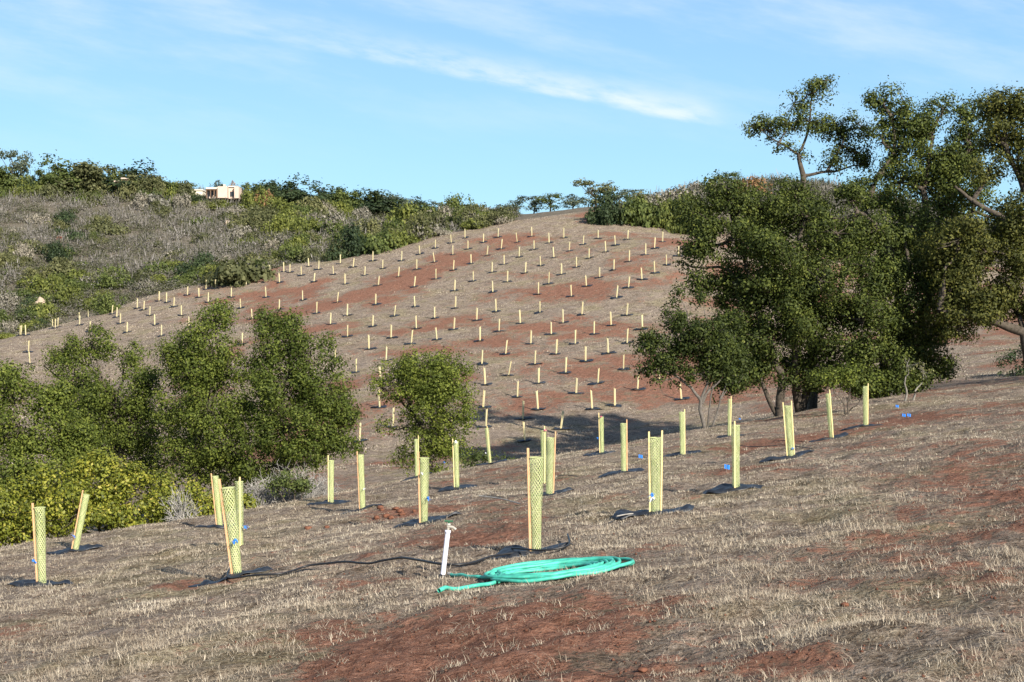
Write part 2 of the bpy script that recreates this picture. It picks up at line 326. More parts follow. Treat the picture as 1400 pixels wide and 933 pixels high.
# ---------------------------------------------------------------- where soil is bare
BL = [  # px, py, half width px, half depth m, strength
    (640, 850, 230, 1.2, .75), (560, 905, 220, .9, .8), (700, 900, 180, .7, .7), (520, 800, 110, 1.2, .6), (270, 800, 90, .8, .5), (560, 745, 120, 1.6, .55), (440, 860, 60, .5, .4),
    (130, 835, 35, .5, .5), (560, 703, 75, 1.8, .7), (650, 655, 90, 3, .55), (690, 720, 60, 1.5, .5), (870, 925, 90, .35, .6), (1090, 908, 110, .35, .75), (950, 820, 70, .5, .4),
    (1300, 640, 160, 3, .5), (1340, 730, 90, 1.0, .6), (1310, 790, 120, 1.0, .5), (1180, 700, 60, 1, .3), (1230, 575, 120, 4, .45), (1030, 640, 60, 2, .35), (830, 760, 60, 1, .5), (1380, 680, 80, 2, .5),
    (1050, 600, 120, 4, .4), (1100, 800, 90, .7, .4), (1230, 765, 60, .7, .4), (760, 650, 50, 3, .4), (1140, 760, 50, .6, .35), (480, 690, 40, 1.5, .3), (850, 870, 50, .4, .4),
    (600, 355, 60, 7, .55), (560, 385, 90, 6, .5), (640, 345, 50, 6, .5), (480, 410, 60, 5, .5), (445, 450, 45, 5, .4), (620, 365, 90, 6, .5), (870, 350, 90, 10, .55), (905, 375, 90, 9, .45), (800, 395, 70, 6, .65), (745, 375, 70, 5, .4),
    (780, 420, 110, 5, .45), (700, 425, 90, 5, .35), (730, 520, 60, 4, .3), (850, 520, 90, 5, .45), (870, 545, 60, 4, .3), (520, 487, 30, 5, .5), (520, 510, 30, 3, .4), (350, 400, 40, 6, .5), (430, 380, 60, 5, .35), (330, 440, 50, 5, .3),
    (800, 300, 60, 8, .55), (720, 325, 90, 7, .3), (520, 600, 40, 6, .5), (640, 400, 50, 5, .35), (690, 460, 80, 5, .3), (590, 445, 60, 5, .3), (930, 420, 70, 8, .3), (1330, 495, 60, 6, .5), (1360, 520, 60, 5, .4), (960, 545, 80, 5, .4)]
bm_ = march([q[0] for q in BL], [q[1] for q in BL])
def soilmask(x, y):
    d = np.hypot(x, y)
    far = sstep(y, 60, 75)
    s = (fbm(x * 0.55, y * 0.28, 41, 5, 0.6) - 0.5) * 1.1 * (1 - far) + far * (fbm(x * 0.17, y * 0.17, 43, 5, 0.66) - 0.5) * 2.1 + 0.19 + 0.10 * far
    s = s + .03 * (1 - far) + 0.10 * (1 - far) * sstep(x / np.maximum(y, 1), 0.02, 0.3) - 0.10 * (1 - far) * sstep(-x / np.maximum(y, 1), 0.0, 0.25)
    for (px, py, rw, rd, k), c in zip(BL, bm_):
        if np.isnan(c[0]): continue
        rx = rw * c[1] / FPX; q = ((x - c[0]) / rx) ** 2 + ((y - c[1]) / rd) ** 2
        s = s + k * (0.55 if c[1] < 60 else 0.30) * np.exp(-q)
    # grassy rim along the hill's left shoulder
    px = CX + x / np.maximum(y, 1) * FPX
    s = s - 0.4 * far * (1 - sstep(px, 150, 380)) - 0.25 * far * sstep(y, 168, 176) * (1 - sstep(px, 760, 800))
    return s
# ---------------------------------------------------------------- ground sheet
th = np.concatenate([np.arange(-30, 30, 0.14), np.arange(30, 330, 4.0)]); th = np.radians(th)
rr = [0.3, 0.8]; r = 1.4
while r < 520: rr.append(r); r *= 1.0075
rr += [560, 650, 900, 1500, 3000, 6000]; rr = np.array(rr)
TH, RR = np.meshgrid(th, rr); gxv = (RR * np.sin(TH)).ravel(); gyv = (RR * np.cos(TH)).ravel()
gzv = H(gxv, gyv); nt = len(th); nr = len(rr)
soil_f = soilmask(gxv, gyv)
for c in range(3): pass
i0 = (np.arange(nr - 1)[:, None] * nt + np.arange(nt)[None]); i1 = (np.arange(nr - 1)[:, None] * nt + (np.arange(nt)[None] + 1) % nt)
F = np.stack([i0, i1, i1 + nt, i0 + nt], -1).reshape(-1, 4)[:, ::-1]
V = np.stack([gxv, gyv, gzv], 1)
me = mesh_from('ground', V, F, MT['ground'], True)
fattr(me, 'soil', soil_f)
PXV = CX + gxv / np.maximum(gyv, 1) * FPX
ridge = np.interp(PXV, [-400, 60, 200, 400, 600, 760, 830, 900, 960], [162, 170, 176, 182, 186, 188, 180, 170, 168])
scr = sstep(gyv, ridge + 2, ridge + 12); fattr(me, 'scrubby', scr)
tag(obj('ground', me), kind='structure')

# ---------------------------------------------------------------- tree tube positions (needed to keep grass off the weed mats)
TB = "727,324 681,325 636,326 771,326 818,327 858,328 906,331 707,332 661,332 751,333 617,333 797,335 841,336 595,340 895,340 640,341 685,341 730,342 778,344 828,345 574,348 883,349 619,349 666,350 927,351 710,352 757,353 805,354 510,357 549,357 860,358 594,359 465,361 644,361 689,362 911,363 739,364 422,365 788,366 483,366 523,368 436,369 570,369 620,370 839,370 388,372 396,373 673,373 718,374 895,374 370,376 456,376 768,376 412,377 499,377 545,379 820,380 351,381 596,382 878,383 647,385 429,386 694,386 331,387 382,387 312,388 320,388 750,389 472,389 337,390 517,391 802,392 566,393 859,394 295,395 282,396 622,398 674,400 736,403 256,404 781,406 272,407 316,407 364,407 843,408 414,411 218,412 461,414 228,414 285,414 514,417 238,420 567,420 188,422 329,422 623,422 197,424 382,424 298,426 678,427 738,428 433,429 153,430 796,431 205,432 475,432 248,432 857,432 539,433 160,434 594,436 345,437 652,439 770,442 711,443 165,443 452,444 109,445 212,445 836,446 510,447 259,448 76,449 569,450 621,451 878,451 123,454 682,454 174,455 754,458 812,458 29,459 35,459 221,460 475,461 535,463 597,465 656,467 857,470 726,471 786,471 331,471 562,471 505,478 39,482 832,484 691,485 760,485 458,491 528,494 801,495 356,496 41,498 659,499 731,499 852,506 487,510 773,511 695,514 902,520 521,522 736,525 817,525 664,527 871,534 788,539 707,544 932,547 841,556 519,558 661,558 810,560 735,561 715,574 664,585 537,585 767,588 492,604 718,604 72,449 79,448 28,459 35,459 121,434 108,437"
TB = np.array([tuple(map(int, s.split(','))) for s in TB.split()], float)
FT = march(TB[:, 0], TB[:, 1], 60)
# near: base px,py, top px,py, lean kind
NT = [(733, 755, 733, 618, 'big'), (325, 785, 311, 660, 'big'), (328, 745, 327, 653, 'thin'), (58, 798, 54, 688, 'big'), (103, 753, 119, 672, 'thin'), (301, 720, 294, 647, 'thin'), (453, 688, 453, 626, 'thin'), (496, 697, 493, 618, 'thin'),
      (580, 715, 580, 621, 'big'), (570, 652, 569, 598, 'thin'), (625, 668, 623, 600, 'thin'), (670, 635, 665, 583, 'thin'), (751, 677, 753, 594, 'mid'), (743, 660, 743, 585, 'thin'), (823, 620, 822, 567, 'thin'), (853, 646, 852, 575, 'thin'), (896, 700, 896, 592, 'mid'),
      (933, 622, 932, 560, 'thin'), (997, 597, 998, 543, 'thin'), (1006, 667, 1006, 576, 'thin'), (1081, 625, 1076, 551, 'mid'), (1137, 600, 1132, 535, 'thin'), (1183, 583, 1183, 525, 'thin')]
NTG = march([q[0] for q in NT], [q[1] for q in NT], 6)
matc = [(g[0], g[1], 0.5) for i, g in enumerate(NTG)]

# ---------------------------------------------------------------- dry grass
m, t, b = mat('dry_grass_blades', 0.8, 0.15); MT['blade'] = m
g = t.nodes.new('ShaderNodeNewGeometry'); a = t.nodes.new('ShaderNodeAttribute'); a.attribute_name = 'tint'
f = tmath(t, 'ADD', tmath(t, 'MULTIPLY', g.outputs['Random Per Island'], 0.5), tmath(t, 'MULTIPLY', a.outputs['Fac'], 0.5))
c = ramp(t, f, [(0.0, (0.11, 0.075, 0.05)), (0.3, (0.26, 0.205, 0.15)), (0.55, (0.45, 0.375, 0.28)), (0.8, (0.66, 0.575, 0.44)), (1.0, (0.82, 0.74, 0.60))])
t.links.new(c, b.inputs['Base Color'])
tr = t.nodes.new('ShaderNodeBsdfTranslucent'); t.links.new(c, tr.inputs[0]); ms = t.nodes.new('ShaderNodeMixShader'); ms.inputs[0].default_value = 0.2
t.links.new(b.outputs[0], ms.inputs[1]); t.links.new(tr.outputs[0], ms.inputs[2]); t.links.new(ms.outputs[0], t.nodes['Material Output'].inputs[0])
def blades(n, y0, y1, power, hmin, hmax, wk, name, cl_scale):
    u = rng.random(n); e = power + 1
    Y = (y0 ** e + u * (y1 ** e - y0 ** e)) ** (1 / e) if abs(e) > 1e-6 else y0 * (y1 / y0) ** u
    px = rng.uniform(-160, 1560, n); x = (px - CX) / FPX * Y
    s = soilmask(x, Y)
    cl = fbm(x * cl_scale, Y * cl_scale, 61, 3)
    s2 = s + (fbm(x * 2.2, Y * 2.2, 77, 3) - 0.5) * 0.9
    p = np.clip(1.15 - 1.5 * sstep(s2, 0.30, 0.62), 0.06, 1) * (0.10 + 0.90 * sstep(cl, 0.40, 0.58))
    keep = rng.random(n) < p
    for cx, cy, hw in matc:
        if cy < 60: keep &= ~((np.abs(x - cx) < hw) & (np.abs(Y - cy) < hw * 0.55) & (rng.random(n) < 0.80))
    if y0 > 60: keep &= (Y < np.interp(px, [-400, 60, 200, 400, 600, 760, 830, 900, 960, 1600], [162, 170, 176, 182, 186, 188, 180, 170, 168, 130]))
    x = x[keep]; Y = Y[keep]; cl = cl[keep]; n = len(x); s = s[keep]
    z = H(x, Y)
    h = (hmin + (hmax - hmin) * rng.random(n) ** 2.2) * (0.6 + 0.8 * sstep(cl, 0.4, 0.75)) * (1 - 0.4 * sstep(s, .3, .6))
    lean = np.where(rng.random(n) < 0.72, rng.uniform(0.9, 2.6, n), rng.uniform(0.1, 0.9, n)); az = rng.uniform(0, 2 * np.pi, n)
    w = wk * (0.6 + 0.8 * rng.random(n)) * np.maximum(Y / 9.0, 0.8) ** 0.55
    ln = np.sqrt(1 + lean ** 2); tx = h * lean / ln * 1.2; tz = h / ln
    dx = np.cos(az); dy = np.sin(az); az2 = az + np.pi / 2 + rng.normal(0, .5, n); wx = np.cos(az2) * w / 2; wy = np.sin(az2) * w / 2
    b0 = np.stack([x - wx, Y - wy, z - 0.006], 1); b1 = np.stack([x + wx, Y + wy, z - 0.006], 1)
    tip = np.stack([x + dx * tx, Y + dy * tx, z + tz], 1)
    V = np.stack([b0, b1, tip], 1).reshape(-1, 3); F = np.arange(3 * n).reshape(-1, 3)
    me = mesh_from(name, V, F, MT['blade'])
    tint = np.clip(0.15 + 0.9 * fbm(x * 0.8, Y * 0.8, 88, 4) - 0.25 * sstep(s, .25, .5) + rng.normal(0, .08, n), 0, 1)
    fattr(me, 'tint', np.repeat(tint, 3))
    return tag(obj(name, me), 'sparse pale dry grass blades over the reddish slope' if y0 < 60 else 'dry grass tufts over the far planted hill', 'dry grass', kind='stuff')
blades(1050000, 6.3, 58, -0.35, 0.014, 0.060, 0.0045, 'dry_grass', 2.0)
blades(520000, 66, 188, 0.2, 0.04, 0.15, 0.011, 'hill_grass', 0.5)
def tufts(n, y0, y1, per, name):
    Y = y0 * (y1 / y0) ** rng.random(n); px = rng.uniform(-160, 1560, n); x = (px - CX) / FPX * Y; s_ = soilmask(x, Y)
    cl = fbm(x * 0.9, Y * 0.9, 66, 3); keep = rng.random(n) < (0.12 + .88 * sstep(cl, .45, .62)) * (1 - .75 * sstep(s_, .35, .6))
    for cx, cy, hw in matc: keep &= ~((np.abs(x - cx) < hw * .9) & (np.abs(Y - cy) < hw * .55))
    keep &= np.hypot((x - 0.75) / 1.0, (Y - 13.6) / .8) > 1
    x = x[keep]; Y = Y[keep]; n = len(x); S = rng.uniform(.45, 1.05, n) ** 1.3; k = per; idx = np.repeat(np.arange(n), k); m_ = len(idx)
    bx = x[idx] + rng.normal(0, .05, m_) * S[idx]; by = Y[idx] + rng.normal(0, .05, m_) * S[idx]; bz = H(bx, by) - .01
    az = rng.uniform(0, 2 * np.pi, m_); l1 = rng.uniform(.03, .11, m_) * S[idx]; el = rng.uniform(.02, 1.0, m_) + .35 * (rng.random(m_) < .12); bend = rng.uniform(.1, .6, m_)
    d = np.stack([np.cos(az) * np.cos(el), np.sin(az) * np.cos(el), np.sin(el)], 1); p0 = np.stack([bx, by, bz], 1); p1 = p0 + d * l1[:, None] * .6
    d2 = d.copy(); d2[:, 2] -= bend; d2 /= np.linalg.norm(d2, axis=1, keepdims=True); p2 = p1 + d2 * l1[:, None] * .5
    w = (.0011 + .0013 * rng.random(m_)) * np.maximum(Y[idx] / 9, .8) ** .6; sd = np.stack([-np.sin(az), np.cos(az), np.zeros(m_)], 1) * w[:, None]
    V = np.stack([p0 - sd, p0 + sd, p1 + sd * .8, p1 - sd * .8, p2], 1).reshape(-1, 3); o = np.arange(m_)[:, None] * 5
    F = np.concatenate([o + [[0, 1, 2]], o + [[0, 2, 3]], o + [[3, 2, 4]]]); me = mesh_from(name, V, F, MT['blade'])
    tint = np.clip(np.repeat(.15 + .6 * rng.random(n), k) + rng.normal(0, .12, m_), 0, 1); fattr(me, 'tint', np.repeat(tint, 5))
    tag(obj(name, me), 'paler tufts of dry grass standing up on the near slope', 'dry grass', kind='stuff')
tufts(17000, 6.3, 48, 34, 'grass_tufts')

MT['crumb'] = plain('soil_crumb', (0.13, 0.062, 0.042), .98, .05, .4, 14)
def crumbs(n):
    Y = 6.4 * (32 / 6.4) ** rng.random(n); px = rng.uniform(-160, 1560, n); x = (px - CX) / FPX * Y; s_ = soilmask(x, Y)
    keep = rng.random(n) < .15 + .85 * sstep(s_, .2, .5); x = x[keep]; Y = Y[keep]; n = len(x); r_ = .003 + .013 * rng.random(n) ** 4
    c = np.stack([x, Y, H(x, Y) + r_ * .3], 1); oc = np.array([[1, 0, 0], [0, 1, 0], [-1, 0, 0], [0, -1, 0], [0, 0, 1], [0, 0, -.6]], float)
    V = c[:, None] + oc[None] * r_[:, None, None] * rng.uniform(.5, 1.3, (n, 6, 1)); o = np.arange(n)[:, None] * 6
    F = np.concatenate([o + [f] for f in ([0, 1, 4], [1, 2, 4], [2, 3, 4], [3, 0, 4], [1, 0, 5], [2, 1, 5], [3, 2, 5], [0, 3, 5])])
    tag(obj('soil_crumbs', mesh_from('soil_crumbs', V.reshape(-1, 3), F, MT['crumb'])), 'small red soil crumbs and grit strewn over the near slope', 'soil crumbs', kind='stuff')
crumbs(16000)

# ---------------------------------------------------------------- vegetation builders
def unit(v): return v / np.maximum(np.linalg.norm(v, axis=-1, keepdims=True), 1e-9)
def leaf_quads(c, nrm, size, asp=0.55):
    n = len(c); a = unit(np.cross(nrm, rng.normal(size=(n, 3)))); b = np.cross(nrm, a)
    s = size[:, None]; a = a * s * 0.5; b = b * s * 0.5 * asp
    V = np.stack([c - a, c + b - a * 0.1, c + a, c - b - a * 0.1], 1).reshape(-1, 3)
    return V, np.arange(4 * n).reshape(-1, 4)
def tubes(lines, sides=5):
    """lines: list of (points (k,3), radii (k,))"""
    Vs = []; Fs = []; o = 0
    ang = np.linspace(0, 2 * np.pi, sides, endpoint=False); ca = np.cos(ang); sa = np.sin(ang)
    for P, R in lines:
        P = np.asarray(P, float); R = np.asarray(R, float); k = len(P)
        T = np.gradient(P, axis=0); T = unit(T); ref = np.where(np.abs(T[:, 2:3]) > 0.9, np.array([[1., 0, 0]]), np.array([[0, 0, 1.]]))
        A = unit(np.cross(T, ref)); B = np.cross(T, A)
        V = P[:, None] + R[:, None, None] * (A[:, None] * ca[None, :, None] + B[:, None] * sa[None, :, None])
        Vs.append(V.reshape(-1, 3)); i = np.arange(k - 1)[:, None] * sides + np.arange(sides)[None]; j = np.arange(k - 1)[:, None] * sides + (np.arange(sides)[None] + 1) % sides
        Fs.append((np.stack([i, j, j + sides, i + sides], -1).reshape(-1, 4) + o)); o += k * sides
    return np.concatenate(Vs), np.concatenate(Fs)
def limb(p0, p1, r0, r1, n=7, wob=0.12, sag=0.0):
    p0 = np.array(p0, float); p1 = np.array(p1, float); t_ = np.linspace(0, 1, n)[:, None]; L_ = np.linalg.norm(p1 - p0)
    off = rng.normal(size=(n, 3)) * wob * L_ * np.sin(np.pi * t_); off[:, 2] += sag * L_ * np.sin(np.pi * t_[:, 0])
    off[1:-1] = (off[:-2] + off[1:-1] * 2 + off[2:]) / 4
    return p0 + (p1 - p0) * t_ + off, r0 + (r1 - r0) * t_[:, 0] ** 0.8
def crown_mesh(name, lobes, nclump, per, leaf, sig, material, origin=(0, 0, 0), shell=0.55, asp=0.55, flat=0.75, upb=0.35, gap=0.35):
    """lobes: (c(3), r(3), weight). Leaves sit in many small clumps spread over the outer part of every lobe."""
    origin = np.array(origin, float)
    wt = np.array([l[2] * (l[1][0] * l[1][2]) for l in lobes]); wt = wt / wt.sum(); ids = rng.choice(len(lobes), nclump, p=wt)
    C = np.array([l[0] for l in lobes], float)[ids]; R = np.array([l[1] for l in lobes], float)[ids]
    ns_ = 7; sd = unit(rng.normal(size=(len(lobes), ns_, 3))); sd[..., 2] = sd[..., 2] * .9 + .1; q_ = rng.random(nclump) < 0.72; sid = rng.integers(0, ns_, nclump)
    C = np.where(q_[:, None], C + sd[ids, sid] * R * 0.72, C); R = np.where(q_[:, None], R * 0.40, R * .82)
    d = unit(rng.normal(size=(nclump, 3))); rad = (shell + (1.06 - shell) * rng.random(nclump) ** 0.6)[:, None]
    lump = 1 + 0.22 * (vnoise(C[:, 0] * 3 + d[:, 0] * 2.2 + 50, C[:, 2] * 3 + d[:, 2] * 2.2 + d[:, 1] * 1.7 + 50, 5)[:, None] - 0.5) * 2
    cc = C + d * R * rad * lump
    hol = vnoise(cc[:, 0] * 1.3 / max(sig, .1) * 0.3, cc[:, 2] * 1.3 / max(sig, .1) * 0.3 + cc[:, 1], 12) > gap
    cc = cc[hol]; d = d[hol]; nc = len(cc)
    cs = sig * 0.82 * (0.5 + 1.0 * rng.random(nc)); k = np.maximum(3, (per * (cs / sig) ** 1.5 * (0.6 + 0.8 * rng.random(nc))).astype(int))
    idx = np.repeat(np.arange(nc), k); n = len(idx)
    off = rng.normal(size=(n, 3)) * cs[idx][:, None]; off[:, 2] *= flat
    p = cc[idx] + off
    nr_ = unit(0.75 * off / cs[idx][:, None] + 0.6 * d[idx] + np.array([0, 0, upb]) + 0.42 * rng.normal(size=(n, 3)))
    V, F = leaf_quads(p - origin, nr_, leaf * (0.6 + 0.8 * rng.random(n)), asp)
    me = mesh_from(name, V, F, material); ct = rng.random(nc)
    fattr(me, 'tint', np.repeat(ct[idx], 4))
    return me, cc
def plant(label, cat, base, lobes, nclump, per, leaf, sig, leafmat, bark='bark', r0=0.16, trunks=None, name='oak_tree', twigs=160, group=None, stems=None, **kw):
    base = np.array(base, float); root = empty(name, base, label, cat, group)
    me, cc = crown_mesh('crown', lobes, nclump, per, leaf, sig, MT[leafmat], base, **kw); obj('crown', me, root)
    lines = []
    if trunks:
        for pts, ra, rb in trunks:
            pts = np.array(pts, float); q = []; rs = []
            for i in range(len(pts) - 1):
                P, R = limb(pts[i], pts[i + 1], ra + (rb - ra) * i / (len(pts) - 1), ra + (rb - ra) * (i + 1) / (len(pts) - 1), 5, 0.05)
                q.append(P[:-1]); rs.append(R[:-1])
            q.append(pts[-1:]); rs.append([rb]); lines.append((np.concatenate(q) - base, np.concatenate(rs)))
    fork = base + np.array([0, 0, 0.25]) if not trunks else None
    for c, r, w in lobes:
        c = np.array(c, float)
        if trunks:
            allp = np.concatenate([np.array(tk[0], float) for tk in trunks]); s = allp[np.argmin(((allp - c) ** 2).sum(1) + 3 * np.maximum(0, allp[:, 2] - c[2]))]
            P, R = limb(s, c, r0 * 0.4, r0 * 0.14, 8, 0.10, 0.06)
        else:
            s = base + np.array([rng.normal() * .12, rng.normal() * .12, -0.1]); P, R = limb(s, c, r0 * (0.6 + .4 * rng.random()), r0 * 0.18, 9, 0.09, 0.05)
        lines.append((P - base, R))
    C_ = np.array([l[0] for l in lobes], float)
    for c in cc[rng.permutation(len(cc))[:twigs]]:
        s = C_[np.argmin(((C_ - c) ** 2).sum(1))]; P, R = limb(s, c, r0 * 0.13, 0.006, 5, 0.12); lines.append((P - base, R))
    V, F = tubes(lines, 6); obj('trunk', mesh_from('trunk', V, F, MT[bark], True), root)
    return root
def LB(lst, Y, wscale=1.0):
    out = []
    for q in lst:
        px, py, rx, rz = q[:4]; dy = q[4] if len(q) > 4 else 0; w = q[5] if len(q) > 5 else 1
        y = Y + dy; out.append((wp(px, py, y), (rx * y / FPX, 0.5 * (rx + rz) * y / FPX * 1.05, rz * y / FPX), w))
    return out
def gp(px, Y):
    x = (px - CX) / FPX * Y; return np.array([x, Y, hz(x, Y)])

# ---------------------------------------------------------------- oaks in the gully, left
plant('round bushy oak standing alone in the gully right of the left thicket', 'tree', gp(590, 50), LB([(545, 510, 34, 30, .3), (585, 497, 42, 27), (624, 508, 30, 34, -.2), (560, 550, 40, 32, -.6), (615, 556, 40, 36, -.5), (530, 585, 26, 16, .2, .5), (585, 600, 36, 26, -.3, .8), (632, 535, 22, 26), (522, 530, 16, 13, 0, .5), (600, 528, 40, 30, -.7), (640, 570, 15, 20, 0, .6), (585, 632, 44, 20, 0, 1), (550, 625, 26, 16, 0, .8), (620, 615, 26, 28, 0, .9), (600, 585, 50, 40, .3, 1), (572, 525, 50, 40, 0, 1.4)], 50),
      1300, 34, 0.085, 0.16, 'oak', r0=0.12, twigs=140, trunks=[([gp(590, 50) - [0, 0, .3], wp(588, 620, 50), wp(580, 585, 50), wp(560, 560, 50.2)], .11, .05), ([wp(588, 620, 50), wp(600, 580, 50), wp(610, 540, 50)], .08, .04)], gap=-1)
plant('tall bushy oak at the right end of the left thicket, beside the grey brush', 'tree', gp(400, 46), LB([(366, 440, 20, 22, .5), (380, 470, 34, 34, .2), (425, 478, 34, 38), (445, 530, 40, 44), (385, 525, 40, 46, -.4), (450, 585, 40, 36, -.2), (405, 590, 50, 44, -.6), (350, 590, 32, 40, -.2), (415, 620, 50, 26, -.5), (470, 610, 26, 22), (355, 640, 40, 30, .3), (440, 560, 50, 40, .5), (355, 500, 22, 28, .4), (395, 445, 20, 22, .3)], 46),
      2100, 34, 0.085, 0.17, 'oak', r0=0.16, twigs=200, trunks=[([gp(395, 46) - [0, 0, .3], wp(392, 640, 46), wp(385, 590, 46)], .16, .08)], gap=.27)
plant('bushy oak in the middle of the left thicket with a pointed top', 'tree', gp(270, 46.5), LB([(297, 435, 24, 22, .4), (285, 462, 34, 28), (240, 480, 24, 26, .5), (262, 510, 36, 38), (315, 500, 24, 42), (285, 560, 46, 40, -.5), (310, 610, 44, 34, -.4), (228, 560, 22, 50, .3), (245, 625, 40, 34, .2, .8), (290, 640, 50, 26), (280, 520, 50, 50, .4), (325, 560, 20, 30, .2)], 46.5),
      1900, 34, 0.085, 0.17, 'oak', r0=0.16, twigs=200, trunks=[([gp(268, 46.5) - [0, 0, .3], wp(268, 630, 46.5), wp(275, 580, 46.5)], .15, .08)], gap=.27)
plant('loose leafy oak second from the left edge, in front of the hill foot', 'tree', gp(160, 49), LB([(88, 478, 30, 22, .3), (125, 470, 34, 26), (170, 482, 38, 30), (200, 520, 26, 44), (105, 515, 40, 34, -.2), (160, 535, 44, 40, -.4), (190, 585, 34, 40, -.2), (120, 575, 44, 36), (60, 500, 22, 18, .5), (160, 620, 60, 34), (190, 640, 40, 26), (140, 560, 60, 60, .4)], 49),
      1900, 34, 0.085, 0.17, 'oak', r0=0.16, twigs=200, trunks=[([gp(165, 49) - [0, 0, .3], wp(165, 640, 49), wp(160, 580, 49)], .15, .08)], gap=.27)
plant('broad oak at the left edge of the picture above the glossy shrub', 'tree', gp(30, 40), LB([(15, 530, 40, 30), (62, 545, 36, 30, .2), (-40, 540, 40, 36), (30, 585, 52, 44, -.4), (95, 590, 36, 38), (-50, 610, 50, 54), (20, 650, 60, 46, -.5), (95, 640, 40, 40), (115, 610, 26, 40, .2), (-30, 690, 60, 40), (60, 700, 60, 30)], 40),
      2300, 36, 0.08, 0.165, 'oak', r0=0.18, twigs=200, trunks=[([gp(30, 40) - [0, 0, .3], wp(28, 700, 40), wp(25, 620, 40)], .17, .09)], gap=.26)
plant('dark undergrowth filling the gully behind the glossy shrub', 'shrub', gp(230, 52), LB([(130, 620, 60, 36), (220, 600, 60, 46), (330, 600, 60, 46), (300, 640, 80, 26), (190, 650, 80, 26), (410, 625, 50, 28), (140, 560, 40, 40), (350, 540, 34, 40)], 52), 1300, 26, 0.10, 0.18, 'oak', r0=.05, name='undergrowth', twigs=60)
# front glossy shrub
fb = gp(140, 31.5)
plant('wide glossy yellow green shrub at the edge of the slope, left', 'shrub', fb, LB([(20, 700, 55, 38), (75, 672, 55, 40, .3), (135, 662, 55, 40, .3), (190, 672, 50, 38, .2), (235, 690, 44, 30, 0), (110, 700, 70, 36, -.4), (40, 730, 70, 24, -.3), (180, 705, 60, 28, -.4), (268, 684, 32, 26, .2), (292, 694, 22, 16, .1), (-30, 710, 50, 40), (-70, 720, 50, 40), (230, 712, 35, 14, -.5)], 31.5),
      2000, 28, 0.072, 0.12, 'sumac', r0=0.06, name='glossy_shrub', twigs=260, shell=.6, asp=.62, gap=.22)
plant('low yellow green shrub clump right of the wide glossy shrub', 'shrub', gp(330, 33.5), LB([(315, 684, 24, 14), (340, 684, 16, 11)], 33.5), 120, 22, 0.08, 0.11, 'sumac', r0=0.03, name='low_shrub', twigs=30)
# grey dead brush
def brush(name, label, c, r, n, material='twig', group=None, cat='dead brush', loc=None, thick=0.012):
    c = np.array(c, float); lines = []
    for i in range(n):
        d = unit(rng.normal(size=3)); d[2] = abs(d[2]) + .1; d = unit(d); e = c + d * np.array(r) * (0.6 + .5 * rng.random()); s = c + np.array([rng.normal() * .3 * r[0], rng.normal() * .3 * r[1], -0.05])
        P, R = limb(s, e, thick, thick * .35, 6, 0.16); lines.append((P, R))
        for q in range(3):
            k = rng.integers(2, 5); P2, R2 = limb(P[k], P[k] + unit(d + rng.normal(size=3) * .7) * r[0] * .35, thick * .55, thick * .25, 4, .15); lines.append((P2, R2))
    V, F = tubes([(P - c, R) for P, R in lines], 3)
    return tag(obj(name, mesh_from(name, V, F, MT[material])), label, cat, group)
for px, Y, rx, rz, lb in ((392, 38, 1.15, 1.0, 'tangle of grey dead branches between the left thicket and the slope edge'), (432, 40, 0.7, .7, 'smaller grey dead bush right of the branch tangle'), (352, 37.5, .6, .75, 'thin grey dead bush left of the branch tangle')):
    g = gp(px, Y); o = brush('dead_brush', lb, g, (rx, .8, rz), 170); o.location = g
g = gp(248, 30.2); o = brush('dead_brush', 'grey dead twigs poking out of the front of the glossy shrub', g, (.45, .3, .75), 70); o.location = g
plant('green shrub growing up through the grey dead branches', 'shrub', gp(400, 37), LB([(398, 655, 26, 17), (375, 662, 14, 12), (418, 664, 16, 12)], 37), 130, 22, 0.07, 0.12, 'green', r0=0.04, name='green_shrub', twigs=40)
plant('low green bush at the foot of the round oak, right side', 'shrub', gp(668, 47), LB([(655, 630, 22, 13), (685, 634, 22, 10), (640, 628, 16, 14), (708, 637, 12, 6)], 47), 130, 20, 0.08, 0.13, 'green', r0=0.03, name='green_shrub', twigs=20)

# ---------------------------------------------------------------- big oaks, right
YA = 49.0; Ab = gp(963, YA); print('A', Ab, CY - Ab[2] / YA * FPX)
plant('small leaning oak with pale bare stems left of the big oaks', 'tree', Ab, LB([(894, 468, 22, 18), (922, 434, 22, 22), (950, 462, 30, 26, -.3), (975, 490, 30, 30, .2), (912, 497, 28, 18), (998, 512, 26, 34, .6, 1.2), (884, 506, 16, 9, 0, .7), (955, 512, 30, 12, -.2, .7), (990, 545, 18, 12, .5, .6), (990, 450, 30, 32, .6, .8), (985, 525, 24, 14, .3, .6), (932, 470, 26, 22, .5, .7), (1004, 470, 22, 30, .8, .7), (926, 405, 11, 14, 0, .5), (876, 474, 14, 10, 0, .5), (908, 522, 20, 9, 0, .6), (1000, 530, 22, 16, .3, .8), (960, 408, 12, 9, 0, .5)], YA),
      1500, 30, 0.095, 0.16, 'oak_dark', bark='bark_mid', r0=0.06, twigs=120, trunks=[([Ab - [0, 0, .1], wp(958, 548, YA), wp(945, 530, YA), wp(925, 515, YA), wp(912, 495, YA)], .075, .03), ([wp(958, 550, YA), wp(968, 520, YA), wp(965, 480, YA)], .06, .03), ([wp(960, 548, YA), wp(985, 520, YA), wp(992, 490, YA + .3)], .05, .02), ([wp(960, 552, YA), wp(975, 515, YA + .2), wp(980, 480, YA + .4)], .045, .02), ([Ab + [.2, .1, -.1], wp(985, 545, YA + .1), wp(1000, 505, YA + .3)], .04, .02), ([Ab + [.1, .15, -.1], wp(972, 540, YA + .1), wp(984, 500, YA + .2)], .035, .02)], gap=.3)
Bb = g1(1068, 547, 30); YB = min(Bb[1], 56)
